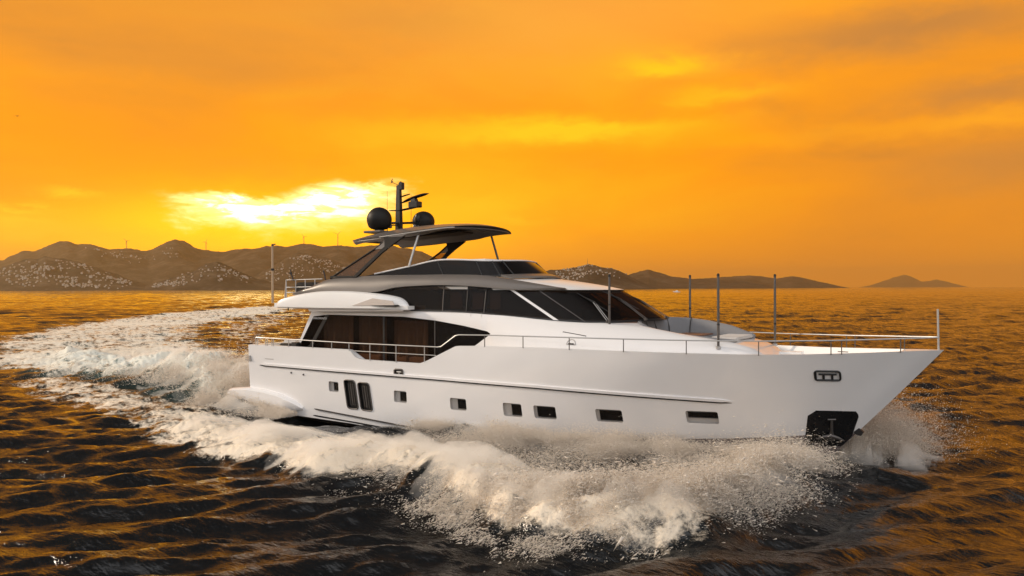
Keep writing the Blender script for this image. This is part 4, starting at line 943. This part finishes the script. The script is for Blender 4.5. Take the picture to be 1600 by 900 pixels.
def port_spray():
    N = 1000000; x0 = RNG.uniform(21.5, 24.2, N); t_ = RNG.beta(1.2, 1.2, N)*.85; vy = np.abs(RNG.normal(4.2, 1.4, N)); vx = RNG.normal(2.6, 1.0, N); vz = np.abs(RNG.normal(3.3, 1.0, N))
    P = np.c_[x0+vx*t_, .25+vy*t_, .05+vz*t_-4.9*t_*t_+RNG.normal(0, .05, N)]; P = P[P[:, 2] > -.05]
    k = clump(P*np.array([.8, .5, 1]), .9, 31, .30, .62); P = P[k]; n = len(P); V = np.c_[RNG.normal(2, 1, n), RNG.normal(4, 1, n), RNG.normal(1, 1.2, n)]
    droplets('port_spray', P, V, RNG.lognormal(math.log(.0058), .5, n), '')
def stern_spray():
    N = 330000; u = RNG.beta(1.0, 1.6, N); x0 = -1.9-u*22; yc = np.interp(x0, [-34, -22, -12, -6, -2], [7, 3.0, 2.2, .9, .2])
    P = np.c_[x0, yc+RNG.normal(0, 1.7, N), np.abs(RNG.normal(0, .42, N))*np.interp(u, [0, .2, .5, 1], [1.3, 1.5, .8, .4])+np.interp(u, [0, .2, .5, 1], [.5, .9, .4, .1])*.8]
    k = clump(P, 1.3, 51, .36, .66); P = P[k]; n = len(P); V = np.c_[RNG.normal(-6, 1, n), RNG.normal(0, 1, n), RNG.normal(1, 1, n)]
    S1 = RNG.lognormal(math.log(.012), .45, n)
    # splash round the platform fairing
    N = 120000; x0 = RNG.uniform(-2.6, 3.4, N); Q = np.c_[x0, -3.5-np.abs(RNG.normal(0, .5, N)), np.abs(RNG.normal(0, .22, N))*np.interp(x0, [-2.6, 0, 3.4], [1.6, 1.2, .4])+.15]
    k = clump(Q, .8, 61, .36, .66); Q = Q[k]; V2 = np.c_[RNG.normal(-6, 1, len(Q)), RNG.normal(-1, 1, len(Q)), RNG.normal(1, 1, len(Q))]
    droplets('stern_spray', np.concatenate([P, Q]), np.concatenate([V, V2]), np.concatenate([S1, RNG.lognormal(math.log(.008), .4, len(Q))]), '')
bow_spray(); port_spray(); stern_spray()

# soft mist bodies over the broken water
def mist_material():
    m = bpy.data.materials.new('fine_mist'); m.use_nodes = True; t = NT(m.node_tree)
    v = t.n('ShaderNodeVolumePrincipled'); v.inputs['Color'].default_value = (1.0, .985, .955, 1); v.inputs['Density'].default_value = 2.2; v.inputs['Anisotropy'].default_value = .2
    o = t.n('ShaderNodeOutputMaterial'); t.put(o.inputs['Volume'], v.outputs[0]); return m
MIST = mist_material()
def mist(name, x0, x1, y0, y1, step, thick):
    xs_ = np.arange(x0, x1, step); ys_ = np.arange(y0, y1, step); Xg, Yg = np.meshgrid(xs_, ys_)
    h, fo, te = sea_fields(Xg.ravel(), Yg.ravel(), np.full(Xg.size, 22.0)); h = h.reshape(Xg.shape)
    T = thick(Xg, Yg); n0, n1 = Xg.shape; on = T > .03; T = np.clip(T, .0, None)
    cell = on[:-1, :-1] & on[1:, :-1] & on[:-1, 1:] & on[1:, 1:]
    ii, jj = np.nonzero(cell); a = ii*n1+jj; N = n0*n1
    top = np.c_[a, a+1, a+n1+1, a+n1]; bot = top[:, ::-1]+N; sides = []
    for di, dj, e in ((-1, 0, (0, 1)), (1, 0, (2, 3)), (0, -1, (3, 0)), (0, 1, (1, 2))):
        pi, pj = ii+di, jj+dj; ok = (pi >= 0) & (pi < n0-1) & (pj >= 0) & (pj < n1-1); nb = np.zeros(len(ii), bool); nb[ok] = cell[pi[ok], pj[ok]]
        f = top[~nb]; sides.append(np.c_[f[:, e[1]], f[:, e[0]], f[:, e[0]]+N, f[:, e[1]]+N])
    F = np.concatenate([top, bot]+sides); v = np.r_[np.c_[Xg.ravel(), Yg.ravel(), (h+T).ravel()], np.c_[Xg.ravel(), Yg.ravel(), h.ravel()-.25]]
    used = np.unique(F); mp = np.full(2*N, -1); mp[used] = np.arange(len(used))
    o = mesh_np(name, v[used], mp[F], MIST); return tag(o, kind='stuff')
def bow_thick(X, Y):
    d, al, _ = seg_dist(X, Y, CREST); inner = Y > np.interp(X, [p[0] for p in CREST[::-1]], [p[1] for p in CREST[::-1]])
    env = np.interp(al, [0, .05, .12, .25, .36, .5, .62, 1], [.10, .30, .62, .62, .45, .28, .08, 0])
    SA, SB = X*.36+Y*.93, X*.93-Y*.36; lump = fbm(SA*.42, SB*1.25, 5, 121, .62); T = env*np.exp(-(d/np.where(inner, 2.6, .95))**2)*(sstep(lump, .28, .74)*1.05)-.05
    hw = hully(np.clip(X, 0, 23), .3); side = np.exp(-((-Y-hw-.3)/.65)**2)*np.interp(X, [8.5, 10.5, 13, 20, 23], [0, .55, .6, .5, .2])*sstep(fbm(X*.8, Y*.8, 4, 131, .6), .40, .70)*.55-.04
    side = np.where(-Y > hw+.05, side, 0)
    return np.maximum(T, side)
mist('bow_mist', 3, 24.4, -13, -.3, .09, bow_thick)
def port_thick(X, Y):
    lump = fbm(X*2.2, Y*1.1, 5, 151, .66); return np.where(Y > .12, 1, 0)*np.exp(-(((X-25.0)/1.15)**2+((Y-1.3)/1.3)**2))*1.7*sstep(lump, .34, .72)-.05
mist('port_mist', 22.8, 28.5, .0, 5.5, .06, port_thick)
def stern_thick(X, Y):
    rid, ra, _ = seg_dist(X, Y, [(-2.4, .2), (-6, .9), (-12, 2.2), (-22, 3.0)]); lump = fbm(X*.7, Y*.7, 5, 141, .62)
    T = np.exp(-(rid/2.6)**2)*np.interp(ra, [0, .1, .4, 1], [.6, .8, .5, .05])*sstep(lump, .32, .68)*1.3-.05
    q = np.exp(-(((X+.2)/2.2)**2+((Y+4.1)/.55)**2))*.45*sstep(lump, .25, .6)-.04
    return np.maximum(np.where((X > -1.8) & (np.abs(Y) < 3.5), 0, T), q)
mist('stern_mist', -24, 3, -6, 7, .12, stern_thick)

# ------------------------------------------------------------------ coast: ridges, towns, turbines
def hill_material(name, c0, c1, c2):
    m = bpy.data.materials.new(name); m.use_nodes = True; t = NT(m.node_tree); g = t.n('ShaderNodeNewGeometry')
    a = t.n('ShaderNodeTexNoise', i_Vector=g.outputs['Position'], i_Scale=.009, i_Detail=8.0, i_Roughness=.65).outputs[0]
    b = t.n('ShaderNodeTexNoise', i_Vector=g.outputs['Position'], i_Scale=.05, i_Detail=4.0, i_Roughness=.6).outputs[0]
    col = t.ramp(t.m('ADD', t.m('MULTIPLY', a, .6), t.m('MULTIPLY', b, .4)), [(.36, c0), (.5, c1), (.64, c2)])
    p = t.n('ShaderNodeBsdfPrincipled', i_Roughness=.95); t.put(p.inputs['Base Color'], col); p.inputs['Specular IOR Level'].default_value = .1
    o = t.n('ShaderNodeOutputMaterial'); t.put(o.inputs[0], p.outputs[0]); return m
SCRUB = hill_material('hill_scrub', (.022, .019, .015), (.048, .037, .026), (.12, .088, .058))
HILLS = {}
def hill(name, d, front, back, prof, seed, rough=.24):
    """one ridge: crest heights along it, falling to the shore in front and away behind"""
    px = np.array([p[0] for p in prof], float); py = np.array([p[1] for p in prof], float)
    lat = (px-800)/1200*d; z = np.maximum((449.5-py)/1200*d+CAMZ, -4)
    nu = int(np.clip((px[-1]-px[0])*1.1, 60, 520)); L = np.linspace(lat[0], lat[-1], nu); Z = np.interp(L, lat, z)
    ker = np.ones(3)/3; Z = np.convolve(np.pad(Z, 1, 'edge'), ker, 'valid')
    V = np.r_[np.linspace(-1, 0, 60), np.linspace(0, 1, 12)[1:]]
    LL, VV = np.meshgrid(L, V); dd = d+np.where(VV < 0, VV*front, VV*back)
    shape = np.where(VV < 0, np.sin(np.clip(1+VV, 0, 1)*PI/2)**1.15, np.cos(VV*PI/2))
    wob = fbm(LL/(front*.35)+seed, dd/(front*.35), 5, seed)-.5
    fine = fbm(LL/(front*.05)+seed, dd/(front*.05), 3, seed+9)-.5
    ZZ = Z[None, :]*np.clip(shape*(1+rough*4*wob*(1-np.abs(1-2*np.clip(shape, 0, 1)))*1.0), 0, 1.02)+fine*Z.max()*.11*np.clip(1-VV*VV*2, 0, 1)*np.minimum(1, Z/ (Z.max()*.3+1))
    ZZ = ZZ-6*(VV <= -1)
    SC_ = dd/d; x = CAMX+LL*SC_*RX+dd*DX; y = CAMY+LL*SC_*RY+dd*DY
    n0, n1 = LL.shape; i, j = np.meshgrid(np.arange(n0-1), np.arange(n1-1), indexing='ij')
    f = np.c_[(i*n1+j).ravel(), (i*n1+j+1).ravel(), ((i+1)*n1+j+1).ravel(), ((i+1)*n1+j).ravel()]
    o = mesh_np(name, np.c_[x.ravel(), y.ravel(), ZZ.ravel()], f, SCRUB, None, None); tag(o, kind='structure')
    HILLS[seed] = (L, V, ZZ, d, front, back); return o
def hill_point(seed, lat, v):
    L, V, ZZ, d, fr, bk = HILLS[seed]; i = int(np.clip(np.searchsorted(L, lat), 1, len(L)-1)); j = int(np.clip(np.searchsorted(V, v), 1, len(V)-1))
    dd = d+(v*fr if v < 0 else v*bk); z = float(ZZ[j, i]); lat = lat*dd/d; return (CAMX+lat*RX+dd*DX, CAMY+lat*RY+dd*DY, z)
hill('hill', 5600, 1700, 1500, [(-760, 452), (-600, 440), (-420, 430), (-300, 415), (-180, 400), (-90, 410), (-40, 404), (0, 406), (18, 400), (35, 392.5), (55, 393.5), (75, 384), (95, 376), (108, 377), (121, 382), (133, 380), (145, 382), (170, 390), (190, 389), (214, 388), (234, 393), (245, 386), (254, 381), (264, 377), (274, 375.5), (284, 378), (295, 383), (308, 388), (320, 391.5), (335, 393), (349, 395), (362, 392), (375, 390), (400, 388), (427, 386), (440, 387), (451, 387), (462, 384), (473, 382), (486, 383), (500, 386), (529, 385), (553, 387), (562, 386), (590, 384), (609, 385.5), (625, 388), (640, 391), (660, 394), (675, 402), (700, 411), (730, 420), (770, 432), (820, 443), (850, 450)], 1)
hill('hill', 3600, 900, 700, [(-640, 452), (-420, 440), (-250, 425), (-120, 430), (-40, 424), (0, 418), (12, 413), (26, 408), (36, 405), (46, 402), (61, 403.5), (66, 400), (71, 399), (82, 401), (95, 403), (115, 406), (130, 410), (144, 414), (173, 424), (202, 434), (220, 440), (240, 446), (256, 451)], 2)
hill('hill', 3200, 500, 500, [(214, 450), (231, 444), (245, 440), (260, 436), (274, 432), (288, 427), (303, 422), (313, 416), (323, 411), (331, 409), (339, 407.5), (347, 410), (355, 414), (365, 419), (375, 424), (387, 429), (400, 434), (415, 438), (430, 442), (450, 446), (470, 450)], 3)
hill('hill', 4300, 800, 700, [(360, 450), (385, 438), (410, 424), (430, 414), (450, 402), (465, 395), (476, 394), (490, 397), (510, 403), (530, 410), (560, 420), (600, 430), (650, 440), (700, 450)], 4)
hill('hill', 3000, 600, 600, [(780, 450), (810, 438), (840, 427), (862, 422), (884, 420.5), (896, 419), (907, 416.5), (918, 413.5), (929, 415.5), (944, 419), (954, 420), (964, 423), (973, 427), (982, 431), (995, 438), (1006, 443), (1017, 448), (1024, 451)], 5)
hill('hill', 4400, 800, 600, [(940, 448), (965, 438), (982, 430), (1000, 424.5), (1007, 423), (1013, 421.5), (1020, 424), (1029, 426.5), (1041, 430), (1053, 433), (1073, 435), (1084, 436.5), (1107, 437), (1130, 438), (1150, 439), (1167, 441), (1186, 444), (1204, 448), (1212, 451)], 6)
hill('hill', 6200, 1000, 900, [(1020, 447), (1050, 441), (1080, 437), (1105, 435.5), (1127, 433.5), (1150, 432), (1170, 431), (1184, 432), (1198, 434), (1214, 436.5), (1226, 434), (1239, 432.5), (1252, 435), (1267, 438), (1282, 441.5), (1298, 445), (1315, 448.5), (1330, 451)], 7)
hill('hill', 16500, 1500, 1500, [(1340, 451), (1360, 447), (1372, 443), (1385, 439), (1399, 434), (1413, 430.5), (1422, 433), (1431, 437), (1441, 441.5), (1452, 440), (1463, 438), (1475, 440.5), (1487, 443.5), (1500, 447), (1515, 451)], 8)

PLASTER = [mat('pale_plaster', (.40, .35, .29), .8, 0, .06, .2), mat('cream_plaster', (.33, .27, .21), .8, 0, .06, .2), mat('roof_tile', (.18, .10, .065), .8, 0, .1, .3)]
def house_mesh(w, l, h, hip):
    m = MB(); m.box((0, 0, h/2-2), (w, l, h+4))
    if hip: m.add([(-w/2-.4, -l/2-.4, h), (w/2+.4, -l/2-.4, h), (w/2+.4, l/2+.4, h), (-w/2-.4, l/2+.4, h), (0, -l/4, h+2.4), (0, l/4, h+2.4)], [(0, 1, 4), (1, 2, 5, 4), (2, 3, 5), (3, 0, 4, 5), (3, 2, 1, 0)], 2 if hip > 1 else 1)
    else: m.box((0, 0, h+.3), (w+.5, l+.5, .6), 0, 0, 1); m.box((w*.2, 0, h+1.6), (w*.35, l*.4, 2.2))
    o = m.build('hillside_house', PLASTER, None, smooth=0); me = o.data; bpy.data.objects.remove(o); return me
HM = [house_mesh(9, 11, 6, 0), house_mesh(8, 13, 6.5, 1), house_mesh(11, 9, 5, 2), house_mesh(14, 9, 8, 0)]
TOWNS = [  # hill, count, rest, lateral px range, v range, label
    (2, 105, 220, (-5, 205), (-.93, -.28), 'tiny pale house in the town on the far left hillside above the sea', 'houses of the far left town', 1.0),
    (3, 62, 90, (238, 400), (-.80, -.12), 'tiny pale house on the dark conical knoll left of the stern pole', 'houses on the conical knoll', .9),
    (4, 55, 160, (400, 560), (-.80, -.22), 'tiny pale house on the hill right behind the stern pole', 'houses behind the stern pole', .9),
    (1, 20, 50, (130, 280), (-.62, -.40), 'tiny pale house high on the hazy long ridge at the left', 'houses high on the left ridge', 1.0),
    (5, 50, 130, (868, 985), (-.90, -.02), 'tiny pale house on the hill with the mast right of the wheelhouse', 'houses on the right hand hill', .75)]
rest_v = []; rest_f = []
rnd = random.Random(3)
for hs, cnt, rest, (p0, p1), (v0, v1), lab, grp, sc in TOWNS:
    d = HILLS[hs][3]
    cents = [(rnd.uniform(p0, p1), rnd.uniform(v0, v1)) for _ in range(9)]
    got = 0; tries = 0
    while got < cnt+rest and tries < 40000:
        tries += 1
        c = rnd.choice(cents)
        p = rnd.gauss(c[0], (p1-p0)*.11); v = rnd.gauss(c[1], (v1-v0)*.13)
        if not (p0 < p < p1 and v0 < v < v1): continue
        lat = (p-800)/1200*d; q = hill_point(hs, lat, v)
        if q[2] < 6: continue
        yaw = YAW+rnd.gauss(0, .35); s = sc*rnd.uniform(.40, .85)
        if got < cnt:
            o = bpy.data.objects.new('hillside_house', rnd.choice(HM)); COL.objects.link(o); o.location = q; o.rotation_euler = (0, 0, yaw); o.scale = (s, s, s); tag(o, lab, 'house', grp)
        else:
            s *= .8; b = len(rest_v)
            for sx, sy in ((-1, -1), (1, -1), (1, 1), (-1, 1)):
                dx = sx*5*s; dy = sy*4*s; rest_v.append((q[0]+dx*math.cos(yaw)-dy*math.sin(yaw), q[1]+dx*math.sin(yaw)+dy*math.cos(yaw), q[2]-2))
            rest_v.extend([(a[0], a[1], q[2]+5.5*s) for a in rest_v[b:b+4]])
            rest_f += [(b, b+1, b+5, b+4), (b+1, b+2, b+6, b+5), (b+2, b+3, b+7, b+6), (b+3, b, b+4, b+7), (b+4, b+5, b+6, b+7)]
        got += 1
o = mesh_np('distant_houses', np.array(rest_v), np.array(rest_f), PLASTER[1], None, None, smooth=False); tag(o, kind='stuff')
# wind turbines along the long ridge
TW = mat('turbine_grey', (.10, .085, .07), .5)
def turbine(px, v, H_, rot, label):
    d = HILLS[1][3]; q = hill_point(1, (px-800)/1200*d, v); r = empty('wind_turbine', (q[0], q[1], q[2]-3)); tag(r, label, 'wind turbine', 'turbines along the ridge'); bpy.context.view_layer.update()
    def part(m, name, par=None):
        o = m.build(name, TW, None); o.parent = par or r; return o
    m = MB(); m.tube([(0, 0, 0), (0, 0, H_)], [2.6, 1.5], 10); part(m, 'tower')
    m = MB(); m.box((0, 1.5, H_+1), (3, 7, 3), YAW); nac = part(m, 'nacelle')
    hub = Vector((0, 0, H_+1))+Vector((-DX, -DY, 0))*4
    m = MB(); m.lathe(tuple(hub-Vector((0, 0, 1.4))), [(.4, 0), (1.4, .8), (1.4, 2), (.4, 2.8)], 10); part(m, 'hub', nac)
    for k in range(3):
        a = rot+k*2*PI/3; e = hub+(Vector((RX, RY, 0))*math.cos(a)+Vector((0, 0, 1))*math.sin(a))*H_*.42
        m = MB(); m.tube([hub, hub+(e-hub)*.25, e], [.8, 1.3, .35], 6); part(m, 'blade')
turbine(198, -.02, 72, .3, 'wind turbine on the ridge above the far left town, leftmost of the four')
turbine(322, -.02, 62, 1.1, 'wind turbine right beside the pointed summit of the left ridge')
turbine(475, -.02, 60, .1, 'wind turbine on the ridge just right of the stern pole')
turbine(528, -.02, 82, .7, 'tall wind turbine nearest the satellite dome of the yacht')
d5 = HILLS[5][3]; q = hill_point(5, (918-800)/1200*d5, 0); r = empty('radio_mast', (q[0], q[1], q[2]-2)); tag(r, 'thin radio mast on top of the hill right of the wheelhouse', 'mast'); bpy.context.view_layer.update()
m = MB(); m.tube([(0, 0, 0), (0, 0, 14), (0, 0, 27)], [1.1, .7, .25], 6); o = m.build('mast_pole', TW); o.parent = r
m = MB(); m.box((3, 0, 2), (7, 6, 6)); o = m.build('equipment_hut', PLASTER[1]); o.parent = r
# small motor boat far off
pos = (CAMX+257/1200*900*RX+900*DX, CAMY+257/1200*900*RY+900*DY, 0.0)
sb = empty('motor_boat', pos); tag(sb, 'small white motor boat far out on the orange water', 'boat'); sb.rotation_euler = (0, 0, YAW+PI); bpy.context.view_layer.update()
m = MB(); rows = []
for x, w, zt, zb in ((-4, 1.2, 1.0, -.3), (-1, 1.35, 1.05, -.3), (2, 1.1, 1.2, -.1), (3.6, .5, 1.4, .4), (4.2, .02, 1.5, 1.0)): rows.append([(x, -w, zt), (x, -w*.75, zb), (x, w*.75, zb), (x, w, zt)])
m.grid(rows, closed=True, caps=True); o = m.build('hull', GEL); o.parent = sb
m = MB(); m.grid([[(-1.5, -.9, 1.0), (1.4, -.9, 1.0), (1.4, .9, 1.0), (-1.5, .9, 1.0)], [(-1.3, -.75, 2.1), (.5, -.75, 2.1), (.5, .75, 2.1), (-1.3, .75, 2.1)]], closed=True, caps=True); o = m.build('cabin', GEL); o.parent = sb
m = MB(); m.grid([[(1.05, -.8, 1.25), (1.05, .8, 1.25)], [(.62, -.72, 1.95), (.62, .72, 1.95)]]); o = m.build('windscreen', BLACK); o.parent = sb
# gull high at the left
def gull():
    m = MB(); X = []
    m.tube([(-.32, 0, -.02), (-.2, 0, 0), (0, 0, .02), (.2, 0, .03), (.30, 0, .05), (.38, 0, .04)], [.03, .06, .085, .07, .05, .015], 10)
    for s in (-1, 1):
        sp = [(0, .05, .03, .20), (.02, .25, .13, .19), (-.03, .48, .15, .14), (-.12, .70, .08, .05)]
        rows = [[(x+w/2, s*y, z), (x, s*y, z+.02), (x-w/2, s*y, z), (x, s*y, z-.012)] for x, y, z, w in sp]; m.grid(rows, closed=True, caps=True)
    m.grid([[(-.28, -.04, 0), (-.28, .04, 0)], [(-.46, -.09, -.02), (-.46, .09, -.02)]])
    o = m.build('gull', mat('dark_feathers', (.03, .027, .025), .8, 0, .2, 8)); tag(o, 'dark gull gliding high in the orange sky at far left', 'bird')
    d = 165; o.location = (CAMX+(28-800)/1200*d*RX+d*DX, CAMY+(28-800)/1200*d*RY+d*DY, CAMZ+270.5/1200*d); o.rotation_euler = (.25, 0, YAW-.5)
gull()
#@@HAZE@@
def haze():
    m = bpy.data.materials.new('haze_air'); m.use_nodes = True; t = NT(m.node_tree)
    v = t.n('ShaderNodeVolumePrincipled'); v.inputs['Color'].default_value = (.95, .64, .24, 1); v.inputs['Density'].default_value = 6.0e-5; v.inputs['Anisotropy'].default_value = .5
    o = t.n('ShaderNodeOutputMaterial'); t.put(o.inputs['Volume'], v.outputs[0])
    b = MB(); b.box((CAMX, CAMY, 205), (39000, 39000, 450)); h = b.build('haze', m, smooth=0); tag(h, kind='stuff')
haze()
